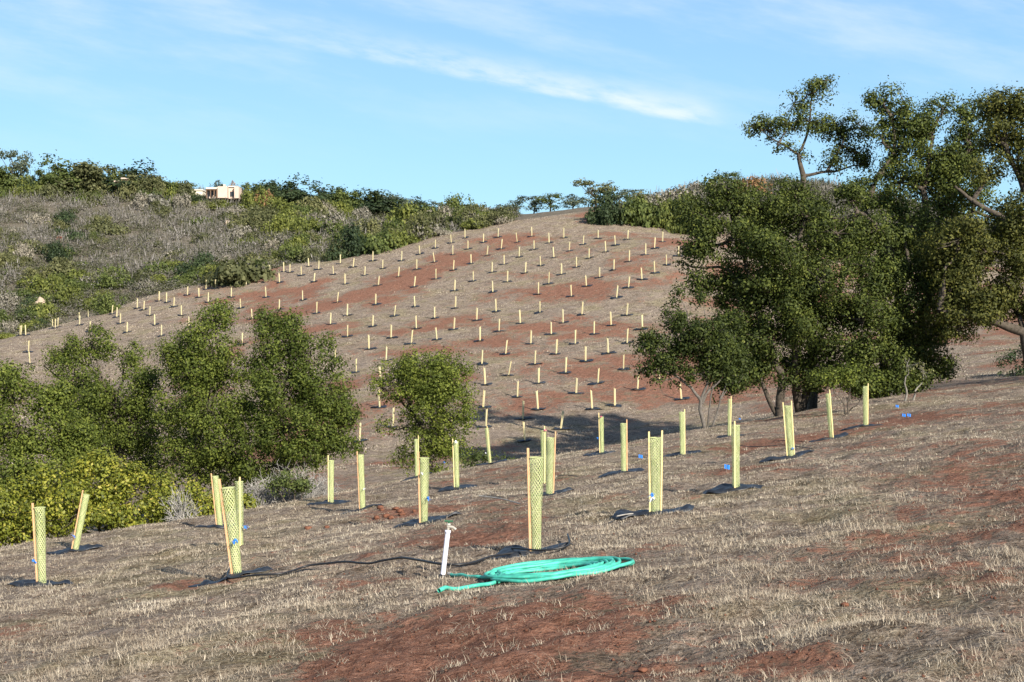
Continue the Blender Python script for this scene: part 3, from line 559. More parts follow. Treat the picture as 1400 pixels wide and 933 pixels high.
print('YB', YB); Bb = gp(1068, YB); B2 = gp(1095, YB + .6); B3 = gp(1205, YB + 1)
plant('large dark spreading oak with several trunks at the slope edge', 'tree', Bb, LB([(1000, 275, 42, 26), (965, 300, 28, 30), (1045, 285, 44, 34), (1100, 300, 46, 44, .5), (1000, 330, 46, 38, -.4), (1060, 345, 54, 42, -1.2), (955, 345, 20, 22), (1145, 320, 50, 42, -.5), (1120, 385, 56, 44, -1.6), (1195, 370, 50, 48, -.6), (1050, 400, 44, 30, -.8), (1180, 440, 56, 46, -1.4), (1090, 440, 50, 36, -1.2),
       (1100, 515, 60, 20, .2, 1), (1180, 525, 50, 22, -.5, 1.3), (1240, 520, 40, 22, 0, 1.2), (1150, 480, 50, 34, -1), (1010, 515, 30, 20, .4, .8), (1205, 525, 50, 24, -1, 1.4), (1265, 505, 36, 30, 0, 1.2), (1030, 460, 36, 36, .5, .9), (1075, 500, 30, 20, 1.0, .7), (1235, 430, 46, 48, -.4), (1290, 440, 40, 40, .5), (1280, 500, 30, 24, .3), (1240, 310, 50, 40, 1), (1200, 310, 44, 36, 0), (1120, 430, 60, 50, .5), (1060, 380, 60, 50, .5), (1205, 495, 54, 34, -1.0), (1150, 515, 36, 20, -1.3), (1045, 465, 40, 30, -.6), (1030, 505, 34, 24, .2, .7), (1105, 480, 36, 26, .2, .8), (1012, 402, 38, 34, .2, 1), (1006, 450, 34, 34, .3, 1), (1028, 492, 38, 28, .3, 1), (966, 385, 28, 22, .1, .9), (945, 290, 18, 24, .3, .7), (985, 250, 26, 14, .3, .7), (990, 385, 34, 20, .2, .8), (938, 362, 20, 6, .4, .6), (1255, 380, 40, 44, .2), (1250, 480, 36, 36, .3, .9), (1085, 262, 36, 16, .4, .8), (1165, 275, 30, 24, .4)], YB),
      8600, 32, 0.11, 0.21, 'oak_dark', r0=0.26, twigs=420, trunks=[([Bb - [0, 0, .2], wp(1068, 510, YB), wp(1050, 470, YB), wp(1030, 400, YB), wp(1010, 320, YB)], .20, .06), ([B2 - [0, 0, .2], wp(1088, 505, YB), wp(1082, 440, YB), wp(1090, 370, YB), wp(1100, 300, YB)], .20, .07),
       ([Bb - [0, 0, .2], wp(1040, 520, YB), wp(1010, 480, YB)], .12, .05), ([B2 - [0, 0, .2], wp(1108, 500, YB), wp(1135, 430, YB), wp(1160, 360, YB), wp(1170, 290, YB)], .18, .06), ([B3 - [0, 0, .2], wp(1212, 480, YB + .4), wp(1220, 430, YB + .4), wp(1240, 380, YB + .4)], .20, .08)], gap=.26, upb=.3, shell=.35)
YC = YB + 6; Cb = gp(1110, YC)
plant('slender open crowned oak rising highest against the sky, left of the other tall tops', 'tree', Cb, LB([(1110, 130, 28, 26, 0, .8), (1124, 112, 14, 12, 0, .6), (1085, 142, 20, 15, .2, .7), (1050, 180, 34, 20, 0, .8), (1032, 172, 16, 12, 0, .6), (1078, 172, 28, 20, 0, .8), (1108, 168, 34, 26, 0, .9), (1150, 180, 34, 26, .2, .9), (1168, 205, 28, 28, .2, .9), (1140, 220, 34, 24, .2, .8), (1062, 198, 26, 12, 0, .6), (1180, 175, 14, 14, 0, .6), (1095, 215, 14, 12, 0, .5), (1185, 222, 18, 18, .2, .7)], YC),
      900, 20, 0.11, 0.19, 'oak_dark', r0=0.16, twigs=420, trunks=[([Cb, wp(1110, 420, YC), wp(1104, 300, YC), wp(1098, 240, YC), wp(1092, 212, YC)], .24, .09), ([wp(1092, 212, YC), wp(1105, 180, YC), wp(1110, 130, YC)], .07, .03), ([wp(1092, 212, YC), wp(1065, 195, YC), wp(1040, 178, YC)], .06, .02), ([wp(1098, 240, YC), wp(1130, 235, YC), wp(1150, 200, YC), wp(1155, 180, YC)], .08, .03)], shell=.25, gap=.40, flat=.6)
YD = YB + 4; Db = gp(1245, YD)
plant('tall twisted oak with thin gaps of sky through its crown', 'tree', Db, LB([(1130, 335, 60, 50, 0), (1200, 340, 60, 50, .5), (1070, 325, 50, 40, 0), (1270, 340, 60, 50, 1), (1040, 330, 40, 40, -1), (1300, 200, 50, 44, .6), (1240, 190, 44, 44, .6), (1250, 250, 60, 46, .6), (1320, 260, 50, 44, .8), (1345, 160, 34, 34, .4), (1180, 255, 30, 26, .3, .7), (1208, 142, 24, 26), (1222, 165, 24, 24, .2), (1238, 145, 16, 18, 0, .7), (1200, 185, 16, 18, 0, .6), (1262, 175, 30, 26, .2), (1290, 150, 26, 22, 0, .8), (1225, 205, 24, 22), (1275, 215, 36, 28), (1232, 250, 28, 24), (1285, 260, 40, 32), (1320, 170, 24, 26), (1205, 240, 20, 20), (1320, 220, 30, 34, .2), (1200, 275, 26, 18), (1250, 295, 40, 26), (1300, 300, 30, 24, 0, .7), (1335, 265, 26, 26, 0, .7)], YD),  # lower lobes, unseen behind the spreading oak, added to fill out the ground shade
      5400, 23, 0.115, 0.20, 'oak_dark', r0=0.26, twigs=420, trunks=[([Db, wp(1240, 440, YD), wp(1215, 340, YD), wp(1180, 290, YD), wp(1198, 245, YD), wp(1222, 212, YD), wp(1218, 160, YD)], .30, .05), ([Db, wp(1270, 400, YD), wp(1275, 320, YD), wp(1262, 260, YD), wp(1275, 190, YD)], .28, .06), ([wp(1275, 320, YD), wp(1300, 270, YD), wp(1325, 200, YD)], .14, .04), ([wp(1270, 330, YD), wp(1330, 290, YD), wp(1370, 300, YD)], .12, .05)], shell=.25, gap=.33, flat=.65)
YE = YB - 3; Eb = gp(1412, YE)
plant('oak leaning in at the right edge of the picture with a long low limb', 'tree', Eb, LB([(1330, 370, 60, 50, .6), (1330, 410, 60, 40, 1), (1385, 420, 40, 34, 1.5), (1300, 350, 50, 40, 1.5), (1380, 300, 50, 40, 1.5), (1310, 330, 40, 34), (1345, 345, 34, 34), (1335, 395, 40, 34), (1300, 385, 30, 34, .4), (1375, 400, 34, 30), (1380, 350, 34, 40), (1345, 425, 40, 20, -.3, .8), (1400, 300, 30, 30), (1290, 430, 26, 22, .3, .7), (1440, 380, 50, 60), (1460, 300, 50, 50), (1430, 420, 36, 26), (1310, 455, 26, 12, .2, .5), (1365, 195, 34, 40, 1), (1395, 150, 30, 34, 1), (1360, 150, 26, 24, 1), (1390, 220, 34, 36, 1), (1350, 235, 26, 22, 1, .8), (1440, 190, 50, 60, 1), (1395, 262, 26, 14, 1, .5), (1480, 240, 50, 60, 1)], YE),
      6200, 28, 0.11, 0.20, 'oak_yellow', r0=0.3, twigs=420, trunks=[([Eb, wp(1408, 490, YE), wp(1400, 455, YE), wp(1360, 440, YE), wp(1320, 432, YE), wp(1285, 425, YE)], .30, .06), ([wp(1404, 470, YE), wp(1420, 390, YE), wp(1410, 320, YE), wp(1375, 300, YE + .5), wp(1330, 275, YE + 1), wp(1305, 255, YE + 1)], .26, .05), ([wp(1410, 320, YE), wp(1400, 260, YE + 1), wp(1375, 200, YE + 1), wp(1370, 150, YE + 1)], .16, .04), ([wp(1415, 380, YE), wp(1440, 300, YE), wp(1450, 220, YE + 1)], .2, .06)], gap=.30, shell=.3)
plant('grey leafless shrub on the slope right of the dark oak', 'shrub', gp(1248, 47), LB([(1240, 500, 22, 16, 0, .6), (1262, 508, 16, 12, 0, .6)], 47), 26, 10, 0.07, .12, 'olive', bark='bark_pale', r0=.05, name='bare_shrub', twigs=60)
plant('green undergrowth at the feet of the dark oak, behind the two right tree tubes', 'shrub', gp(1155, 44), LB([(1130, 520, 26, 14), (1165, 515, 28, 18), (1195, 525, 18, 12)], 44), 190, 22, 0.08, 0.14, 'oak', r0=0.04, name='green_shrub', twigs=30)
plant('dark rounded bush at the right edge under the low limb', 'shrub', gp(1400, 66), LB([(1390, 500, 24, 18), (1410, 492, 26, 24), (1376, 510, 12, 10)], 66), 260, 22, 0.11, 0.2, 'dark', r0=0.05, name='dark_bush', twigs=20)
plant('oak standing beyond the right edge whose shade falls under the long limb', 'tree', (29.5, 50, hz(29.5, 50)), [((29.5 + a, 50 + b_, 5 + c), (2.6, 2.6, 2.0), 1) for a, b_, c in ((0, 0, 1.5), (-2.6, 1, 0), (2.6, -1, 0), (0, 2.4, -.4), (.5, -2.4, 0), (-3.5, -1.5, -1.2), (-1, 1, -2))], 1100, 26, .12, .26, 'oak_dark', r0=.25, twigs=80)

# ---------------------------------------------------------------- far vegetation: prototypes, then copies
def proto_shrub(seed, nl, ncl, per, leaf, sig, tall=0.75):
    r_ = np.random.default_rng(seed); L_ = []
    for i in range(nl):
        a = r_.uniform(0, 6.28); d = r_.uniform(0.0, 0.62); s = r_.uniform(.3, .5)
        L_.append(((d * math.cos(a), d * math.sin(a), r_.uniform(.22, .5) * tall * 1.3 * (1.1 - .5 * d)), (s, s, s * .8 * tall * 1.2), 1))
    L_.append(((0, 0, .18), (.85, .85, .3), 1.2))
    me, _ = crown_mesh('shrub', L_, int(ncl * 1.7), per, leaf * 1.1, sig, MT['green'], shell=.55, gap=.24, asp=.7); return me
SHR = [proto_shrub(11, 7, 190, 13, .085, .095), proto_shrub(12, 5, 170, 13, .09, .10, .6), proto_shrub(13, 8, 200, 12, .08, .09, 1.0), proto_shrub(14, 6, 150, 14, .09, .11, .5), proto_shrub(15, 9, 220, 12, .08, .09, .85)]
def proto_tree(seed, airy, nl=7):
    r_ = np.random.default_rng(seed); L_ = []
    for i in range(nl):
        a = r_.uniform(0, 6.28); d = r_.uniform(.1, .36); s = r_.uniform(.13, .22)
        L_.append(((d * math.cos(a), d * math.sin(a), r_.uniform(.22 if not airy else .25, .76 if not airy else .84)), (s * 1.15, s * 1.15, s * .9), 1))
    L_.append(((0, 0, .22), (.45, .45, .2), 3 if not airy else 1))
    cm, cc = crown_mesh('crown', L_, 260 if airy else 620, 13, .05, .045 if airy else .055, MT['green'], shell=.3, gap=.34 if airy else .1, asp=.7)
    lines = [limb((0, 0, -.05), (0.02, 0, .4), .028, .018, 5, .06)]
    for c, r, w in L_: lines.append(limb((0.02, 0, .33), c, .014, .005, 6, .1))
    V, F = tubes(lines, 5); return cm, mesh_from('trunk', V, F, MT['bark'], True)
TRE = [proto_tree(21, True, 12), proto_tree(22, True, 14), proto_tree(23, False, 11), proto_tree(24, False, 13)]
def setmat(o, key):
    o.material_slots[0].link = 'OBJECT'; o.material_slots[0].material = MT[key]
def put_shrub(px, py, wpx, hpx, key, name, label, cat='shrub', group=None, proto=None, Y=None):
    g = march([px], [py], 20)[0] if Y is None else gp(px, Y)
    if np.isnan(g[0]): return None
    sc = wpx / 2 * 1.22 * g[1] / FPX; hh = hpx * 1.15 * g[1] / FPX
    o = obj(name, SHR[random.randrange(5) if proto is None else proto]); setmat(o, key)
    o.location = (g[0], g[1] + sc * .5, hz(g[0], g[1] + sc * .5) - 0.1 * hh); o.scale = (sc, sc, hh * 1.05); o.rotation_euler.z = random.uniform(0, 6.28)
    return tag(o, label, cat, group)
def put_tree(px, Y, toppy, wpx, key, name, label, kind, group=None):
    g = gp(px, Y); h = (CY - toppy) / FPX * Y - g[2]; w = (1.55 if kind > 1 else 1.15) * wpx * Y / FPX / 0.95
    root = empty(name, g, label, 'tree', group); cm, tm = TRE[kind]
    c = obj('crown', cm, root); setmat(c, key); obj('trunk', tm, root)
    root.scale = (w, w, h / 0.93); root.rotation_euler.z = random.uniform(0, 6.28); return root

# skyline trees, left to right: px, Y, top, width, colour, kind, label
for i, (px, Y, ty, w, key, kd, lb) in enumerate([
    (2, 340, 222, 40, 'green', 3, 'green oak cut by the left picture edge on the left skyline'),
    (22, 342, 206, 46, 'blue', 1, 'airy bluish tree standing out at the far left of the skyline'),
    (66, 344, 226, 30, 'green', 2, 'small round oak between the airy bluish tree and the twin oaks on the left skyline'),
    (92, 342, 213, 56, 'green', 2, 'left one of the twin dense oaks on the left skyline'), (120, 340, 216, 52, 'olive', 3, 'right one of the twin dense oaks on the left skyline'),
    (176, 340, 220, 54, 'dark', 2, 'dark domed oak above the pink wall on the skyline'), (205, 338, 232, 44, 'olive', 3, 'olive oak right of the domed oak above the pink wall'),
    (232, 338, 246, 50, 'green', 3, 'low green tree left of the pale house'),
    (362, 340, 246, 46, 'dark', 3, 'left half of the dark evergreen pair right of the house'), (385, 341, 239, 50, 'dark', 2, 'right, taller half of the dark evergreen pair right of the house'), (405, 345, 254, 40, 'dark', 3, 'smaller dark evergreen beside the evergreen pair'),
    (446, 345, 249, 44, 'dark', 2, 'dark tree standing above the pale bank on the skyline'), (470, 345, 256, 40, 'green', 3, 'green tree next right of the dark tree above the bank'),
    (512, 345, 256, 50, 'dark', 2, 'dark domed tree at the middle of the long hedge on the skyline'), (540, 350, 262, 44, 'blue', 3, 'bluish tree behind the right half of the long hedge'), (566, 352, 270, 36, 'dark', 2, 'dark pointed tree at the right end of the long hedge'), (590, 355, 277, 34, 'blue', 1, 'faint bluish tree right of the long hedge'),
    (616, 350, 280, 36, 'dark', 2, 'dark round tree left of the palm'), (664, 345, 283, 40, 'dark', 2, 'dark tree right of the palm on the skyline'), (684, 340, 288, 26, 'blue', 1, 'small bluish tree at the left of the airy row'),
    (704, 300, 266, 34, 'blue', 0, 'airy bluish tree at the left end of the row on the hill shoulder'), (730, 300, 268, 34, 'blue', 1, 'airy bluish tree second from left in the row on the hill shoulder'), (752, 298, 265, 40, 'green', 1, 'greener spreading tree in the row on the hill shoulder'),
    (784, 290, 262, 34, 'blue', 0, 'small tree in front of the tallest one in the row on the hill shoulder'), (814, 290, 247, 60, 'olive', 1, 'tallest tree in the row on the hill shoulder'), (846, 280, 256, 36, 'blue', 0, 'thin bluish tree right of the tallest one on the hill shoulder'), (872, 270, 260, 34, 'blue', 1, 'thin tree against the sky above the hill-top hedge'),
    (995, 234, 236, 40, 'green', 1, 'small tree on the brushy ridge left of the big oaks'), (1060, 240, 247, 34, 'olive', 0, 'low tree on the brushy ridge close to the tall oak tops')]):
    put_tree(px, Y, ty, w, key, 'skyline_tree', lb, kd, 'trees on the skyline')
# palm
pr = empty('palm_tree', gp(643, 350), 'small shaggy palm standing on the skyline between round trees', 'palm'); b_ = gp(643, 350); hp = (CY - 276) / FPX * 350 - b_[2]
V, F = tubes([limb((0, 0, -.5), (0, 0, hp * .62), .35, .25, 5, .01)], 6); obj('trunk', mesh_from('trunk', V, F, MT['bark'], True), pr)
fr = []
for i in range(46):
    a = rng.uniform(0, 6.28); up = rng.uniform(-.5, 1.2); ln = hp * .42
    for k in range(5):
        t0 = (k + .5) / 5; p = np.array([math.cos(a) * ln * t0, math.sin(a) * ln * t0, hp * .64 + ln * (up * t0 - .9 * t0 * t0)]); fr.append(p)
fr = np.array(fr); V, F = leaf_quads(fr, unit(rng.normal(size=fr.shape) + [0, -.5, 1.]), np.full(len(fr), .8), .5)
me = mesh_from('fronds', V, F, MT['dark']); fattr(me, 'tint', np.repeat(rng.random(len(fr)), 4)); obj('fronds', me, pr)
# named shrubs
for q in [(390, 0, 350, 0)]: pass
NAMED = [  # px, base py, width px, height px, colour, label
    (352, 292, 34, 34, 'rust', 'rust brown shrub beside the pale house'), (138, 322, 60, 34, 'olive', 'big olive shrub in the middle of the grey hillside'), (84, 306, 30, 20, 'dark', 'dark rounded shrub left of the big olive shrub'),
    (60, 272, 36, 18, 'yellow', 'bright green shrub under the left skyline oaks'), (320, 392, 100, 60, 'olive', 'widest shrub on the hillside, dull green, just above the hill edge'), (80, 331, 10, 8, 'red', 'tiny red bush on the grey hillside'),
    (488, 350, 60, 44, 'dark', 'left part of the dark hedge at the hill edge'), (460, 356, 34, 26, 'dark', 'lowest dark bush where the hedge meets the tube rows'), (520, 346, 60, 42, 'green', 'middle of the dark hedge at the hill edge'), (548, 338, 50, 40, 'yellow', 'yellow green bush in the hedge at the hill edge'), (580, 328, 50, 36, 'olive', 'right end of the hedge at the hill edge'), (556, 322, 60, 44, 'yellow', 'tall pale green bush behind the hedge at the hill edge'),
    (838, 322, 56, 46, 'dark', 'dark left end of the hedge on the hill top'), (872, 324, 64, 54, 'green', 'green bush in the hill-top hedge, next to its dark end'), (908, 325, 64, 56, 'yellow', 'yellow green bush in the middle of the hill-top hedge'), (942, 326, 64, 62, 'yellow', 'yellow green bush at the right of the hill-top hedge beside the oak'), (890, 318, 60, 56, 'green', 'taller green bush between the green and yellow ones in the hill-top hedge'), (925, 320, 50, 58, 'green', 'tall green bush in the hill-top hedge right of its middle'), (822, 320, 40, 30, 'dark', 'lowest dark bush at the left tip of the hill-top hedge'), (966, 322, 50, 46, 'green', 'green bush of the hill-top hedge half hidden by the oak'), (880, 300, 60, 34, 'olive', 'olive bush rising behind the hill-top hedge'),
    (925, 290, 70, 38, 'grey', 'grey brown bush on the ridge behind the hill-top hedge'), (985, 276, 70, 36, 'grey', 'grey bush along the ridge top left of the tall oak'), (1040, 274, 70, 30, 'rust', 'reddish brown bush along the ridge top by the tall oak'), (880, 284, 40, 24, 'grey', 'grey bush on the ridge left end'), (955, 268, 40, 20, 'grey', 'small grey bush highest on the ridge')]
for px, py, w, h, key, lb in NAMED:
    Yq = None
    if 820 < px < 1000 and py > 315: Yq = 172 if px < 930 else 168
    put_shrub(px, py, w, h, key, 'shrub', lb, Y=Yq)
BELTS = []
for k, px in enumerate(np.arange(-30, 345, 9.5)):
    hs_ = (8 if 252 < px < 332 else random.uniform(28, 42)); by = np.interp(px, [0, 90, 180, 260, 345], [266, 266, 271, 279, 292]) + random.uniform(-2, 6)
    BELT = put_shrub(px, by, random.uniform(30, 48), hs_ if 252 >= px or px >= 332 else 14, random.choice(['green', 'olive', 'olive', 'green', 'yellow', 'dark']), 'hillside_shrub', 'BELT', 'shrub', 'hillside shrubs'); BELTS.append((BELT, px, by - hs_ / 2))
# the long hedge on the skyline
for i, (px, w, h, key) in enumerate([(425, 40, 16, 'green'), (440, 36, 26, 'olive'), (462, 40, 28, 'yellow'), (484, 40, 30, 'green'), (505, 44, 34, 'yellow'), (527, 40, 32, 'green'), (548, 40, 30, 'olive'), (600, 40, 14, 'green'), (630, 44, 18, 'green'), (655, 40, 18, 'green'), (672, 30, 16, 'yellow')]):
    put_shrub(px, 297 if px < 570 else 303, w, h, key, 'hedge_shrub', 'green hedge shrub in the long row under the skyline trees', 'shrub', 'hedge shrubs along the skyline')
# scattered hillside shrubs
LM = [('pale pink house', 300, 262), ('rust brown shrub', 352, 280), ('terracotta house', 168, 257), ('tall beige boulder', 55, 416), ('big olive shrub', 138, 308), ('widest shrub', 320, 368), ('dark edge hedge', 485, 332), ('white rock row', 480, 299), ('tiny red bush', 80, 326), ('rocks below the house', 314, 306), ('evergreen pair', 378, 258), ('palm', 643, 288), ('twin oaks', 104, 236), ('pale green bush', 556, 305)]
CW = {'green': 'green', 'olive': 'dull olive', 'yellow': 'yellow green', 'dark': 'dark green', 'grey': 'grey leafless'}
def where(px, py, LMS, step):
    nm, lx, ly = min(LMS, key=lambda q: (q[1] - px) ** 2 + ((q[2] - py) * 1.6) ** 2); dx = px - lx; dy = (py - ly)
    d = math.hypot(dx, dy * 1.6); a = 'close ' if d < step else ('' if d < 2.2 * step else 'well ')
    w = (('above ' if dy < 0 else 'below ') if abs(dy) * 2.4 > abs(dx) else '') ; w2 = ('left of ' if dx < 0 else 'right of ') if abs(dx) * 1.2 > abs(dy) else ''
    return a + (w + 'and ' if w and w2 else w) + w2 + 'the ' + nm
def shrub_label(px, py, w, key): return ('small ' if w < 22 else 'mid sized ' if w < 33 else 'large ') + CW[key] + ' shrub, ' + where(px, py, LM, 28)
def edge(px): return np.interp(px, [0, 60, 130, 200, 300, 400, 500, 600, 690], [463, 450, 432, 405, 383, 362, 347, 320, 302])
for o, px, py in BELTS:
    if o: o['label'] = shrub_label(px, py, 30, [k for k in CW if MT[k] == o.material_slots[0].material][0])
cnt = 0
for k in range(420):
    px = random.uniform(-60, 690); e = edge(px); top = np.interp(px, [0, 300, 450, 690], [258, 268, 288, 297]); f = random.random(); py = top + 4 + (e - top) * f
    nz = vnoise(px / 55, py / 34, 91)
    if f < 0.10: z = 'top'; keys = ['green', 'green', 'olive', 'yellow', 'dark']; p = .95
    elif px > 330: z = 'bank'; keys = ['green', 'olive', 'olive', 'yellow', 'grey']; p = .9
    elif f > .78: z = 'edge'; keys = ['green', 'olive', 'yellow', 'dark', 'grey']; p = .75
    elif f > .55 and px < 160: z = 'low'; keys = ['green', 'olive', 'yellow', 'green']; p = .7
    else: z = 'mid'; keys = ['olive', 'grey', 'olive', 'olive', 'dark', 'green']; p = .5
    if nz < 1 - p and z != 'top' and random.random() > p * .5: continue
    if 255 < px < 345 and py < 285: continue
    if 500 < px < 600 and py < 310: continue
    w = random.uniform(18, 46) * (1.15 if z in ('edge', 'low', 'bank') else .9); h = w * random.uniform(.5, .8)
    key = random.choice(keys)
    if put_shrub(px, py, w, h, key, 'hillside_shrub', shrub_label(px, py - h / 2, w, key), 'shrub', 'hillside shrubs'): cnt += 1
print('hillside shrubs', cnt)
# brush mass
def scrub_mass():
    n = 4300; px = rng.uniform(-260, 700, n); x_ = rng.random(n); Y = 200 + 165 * x_
    x = (px - CX) / FPX * Y
    X2 = rng.uniform(40, 75, 900); Y2 = rng.uniform(176, 245, 900); px2 = CX + X2 / Y2 * FPX
    X3 = rng.uniform(15, 60, 900); Y3 = rng.uniform(190, 245, 900)
    x = np.concatenate([x, X2, X3]); Y = np.concatenate([Y, Y2, Y3]); n = len(x)
    pxx = CX + x / Y * FPX; keep = ~((pxx > 510) & (pxx < 600) & (Y > 285) & (Y < 330)); x = x[keep]; Y = Y[keep]; n = len(x)
    z = H(x, Y); R = rng.uniform(1.1, 2.9, n) ; Hh = R * rng.uniform(.55, .95, n)
    pxx = CX + x / Y * FPX
    gtint = vnoise(x * .05, Y * .035, 33) * .6 + vnoise(x * .15, Y * .1, 34) * .4
    e = (pxx < 330); tint = np.where(rng.random(n) < sstep(gtint, .30, .55) * np.where(e & (z > 4), .88, .45), rng.uniform(.45, .95, n), rng.uniform(0, .4, n))
    k = 130; idx = np.repeat(np.arange(n), k); m_ = len(idx)
    d = unit(rng.normal(size=(m_, 3))); d[:, 2] = np.abs(d[:, 2]); rad = rng.uniform(.5, 1.05, m_)[:, None]
    c = np.stack([x, Y, z], 1)[idx] + d * rad * np.stack([R, R, Hh], 1)[idx]
    grey = (tint[idx] > .42) & (rng.random(m_) < .2)
    nr_ = unit(d * 1.0 + rng.normal(size=(m_, 3)) * .35 + [0, 0, .2])
    V, F = leaf_quads(c, nr_, rng.uniform(.18, .36, m_), .65)
    # grey brush reads as upright stems: narrow standing slips
    up = np.stack([rng.normal(size=m_) * .25, rng.normal(size=m_) * .25, np.ones(m_)], 1); s_ = np.stack([np.cos(d[:, 0] * 9), np.sin(d[:, 0] * 9), np.zeros(m_)], 1)
    hh = rng.uniform(.25, .65, m_)[:, None]; ww = rng.uniform(.04, .10, m_)[:, None]; up = up + d * .9
    Vs = np.stack([c - s_ * ww, c + s_ * ww, c + up * hh + s_ * ww * .3, c + up * hh - s_ * ww * .3], 1)
    Vq = V.reshape(-1, 4, 3); Vq[grey] = Vs[grey]
    me = mesh_from('hillside_brush', Vq.reshape(-1, 3), F, MT['scrub']); fattr(me, 'tint', np.repeat(np.clip(tint[idx] + rng.normal(0, .06, m_), 0, 1), 4))
    tag(obj('hillside_brush', me), 'grey and green brush covering the far hillsides', 'brush', kind='stuff')
scrub_mass()

# ---------------------------------------------------------------- houses, rocks
def box(x0, x1, y0, y1, z0, z1, o=0):
    V = [(x0, y0, z0), (x1, y0, z0), (x1, y1, z0), (x0, y1, z0), (x0, y0, z1), (x1, y0, z1), (x1, y1, z1), (x0, y1, z1)]
    F = [(0, 3, 2, 1), (4, 5, 6, 7), (0, 1, 5, 4), (1, 2, 6, 5), (2, 3, 7, 6), (3, 0, 4, 7)]
    return V, [tuple(i + o for i in f) for f in F]
def boxes(name, bs, m, parent=None, bev=0.0):
    V = []; F = []
    for b in bs: v, f = box(*b, o=len(V)); V += v; F += f
    o = obj(name, mesh_from(name, V, F, m), parent)
    if bev: md = o.modifiers.new('bevel', 'BEVEL'); md.width = bev; md.segments = 2
    return o
MT['stucco'] = plain('pale_pink_stucco', (0.60, 0.47, 0.38), 0.9, .1, .08, 1); MT['cream'] = plain('cream_stucco', (0.74, 0.68, 0.56), 0.9, .1, .08, 1); MT['glass'] = plain('dark_window', (0.03, .035, .04), .2, .5, .2, 1); MT['terra'] = plain('terracotta_stucco', (0.62, 0.36, 0.26), 0.9, .1, .15, 1); MT['wood'] = plain('brown_timber', (0.14, 0.09, 0.06), .9, .1, .3, 4)
hY = 335; u_ = hY / FPX; hx = (300 - CX) * u_; hzz = (CY - 268) * u_ - .6; S = u_
h = empty('adobe_house', (hx, hY, hzz), 'low pale pink flat roofed house on the left ridge top', 'house')
boxes('wall', [(-17 * S, 0 * S, 0, 6, 0, 2.2), (-1 * S, 12 * S, -1.2, 6, 0, 2.7), (12.02 * S, 26 * S, .6, 6, 0, 2.7), (21 * S, 27 * S, -.6, 4, 0, 2.75)], MT['stucco'], h)
boxes('roof', [(-18 * S, .02 * S, -.3, 6.3, 2.2, 2.55), (11.9 * S, 21 * S, .2, 6.3, 2.7, 2.95)], MT['cream'], h)
boxes('porch', [(-17 * S, -1.2 * S, -1.6, -.01, 1.75, 2.0)] + [(a * S, a * S + .25, -1.55, -1.3, 0, 1.75) for a in (-16.5, -11, -6, -2.5)], MT['wood'], h)
for a, b, yy0 in ((-14.5, -8.5, 0), (-7, -2.5, 0), (14, 19.5, .6)): boxes('window', [(a * S, b * S, yy0 - .06, yy0 + .02, .45, 1.65)], MT['glass'], h)
boxes('chimney', [(3 * S, 5.5 * S, 2, 3, 2.7, 3.5)], MT['stucco'], h)
h2 = empty('outbuilding', ((262 - CX) * u_, hY + 3, (CY - 266) * u_ - .4), 'low white building left of the pale pink house', 'house')
boxes('wall', [(-10 * S, 11 * S, 0, 4, 0, 1.6)], MT['cream'], h2); boxes('roof', [(-11 * S, 12 * S, -.3, 4.3, 1.6, 1.85)], MT['cream'], h2); boxes('window', [(-6 * S, -3 * S, -.06, .02, .5, 1.2)], MT['glass'], h2)
h3 = empty('ridge_house', ((168 - CX) / FPX * 336, 336, hz((168 - CX) / FPX * 336, 336) - .3), 'small terracotta and pink house half hidden by ridge trees', 'house'); b3 = (CY - 247) / FPX * 336 - h3.location.z
boxes('wall', [(-11 * S, 0, 0, 4, 0, b3 * .92), (.02, 7 * S, -.6, 4, 0, b3 * 1.05)], MT['terra'], h3); boxes('roof', [(-11.6 * S, .01, -.4, 4.2, b3 * .92, b3 * .92 + .3), (-.2, 8 * S, -1, 4.2, b3 * 1.05, b3 * 1.05 + .3)], MT['stucco'], h3)
boxes('window', [(-8 * S, -5 * S, -.05, .02, b3 * .55, b3 * .8)], MT['glass'], h3)
for px, ty, w, key in ((296, 243, 22, 'blue'), (318, 245, 14, 'rust'), (334, 246, 18, 'olive')): put_tree(px, 345, ty, w, key, 'garden_tree', {296: 'spiky tree behind the roof of the pale house', 318: 'small brown tree behind the right wing of the pale house', 334: 'small olive tree at the right end of the pale house'}[px], 0)
def rock(px, py, wpx, hpx, label, name='boulder', m='rock', seed=1, Y=None, group=None, cat='boulder'):
    g = march([px], [py], 6 if Y is None else Y)[0]
    if np.isnan(g[0]): return
    import bmesh
    bm = bmesh.new(); bmesh.ops.create_icosphere(bm, subdivisions=3, radius=1); a = wpx / 2 * g[1] / FPX; c = hpx * g[1] / FPX / 1.7
    for v in bm.verts:
        p = np.array(v.co); k = 1 + .35 * (fbm(np.array([p[0] * 1.7 + seed * 9 + p[2]]), np.array([p[1] * 1.7 + p[2] * 1.3]), seed, 3)[0] - .5) * 2
        v.co = Vector((p[0] * k * a, p[1] * k * a, p[2] * k * c))
    me = bpy.data.meshes.new(name); bm.to_mesh(me); bm.free(); me.materials.append(MT[m])
    for p in me.polygons: p.use_smooth = True
    o = obj(name, me); o.location = (g[0], g[1], g[2] + c * .6); return tag(o, label, cat, group)
rock(55, 426, 15, 20, 'tall beige boulder in the brush at the left edge of the hillside', seed=3, Y=190)
rock(310, 308, 12, 7, 'pale boulder on the hillside right under the house', seed=4, Y=190); rock(318, 303, 8, 6, 'smaller pale boulder touching the one under the house', seed=5, Y=190)
for i, px in enumerate((462, 470, 479, 489, 497)): rock(px, 299 + (i % 2), 9, 6, 'white rock in the low row under the long hedge', seed=10 + i, Y=190, group='white rocks under the hedge')
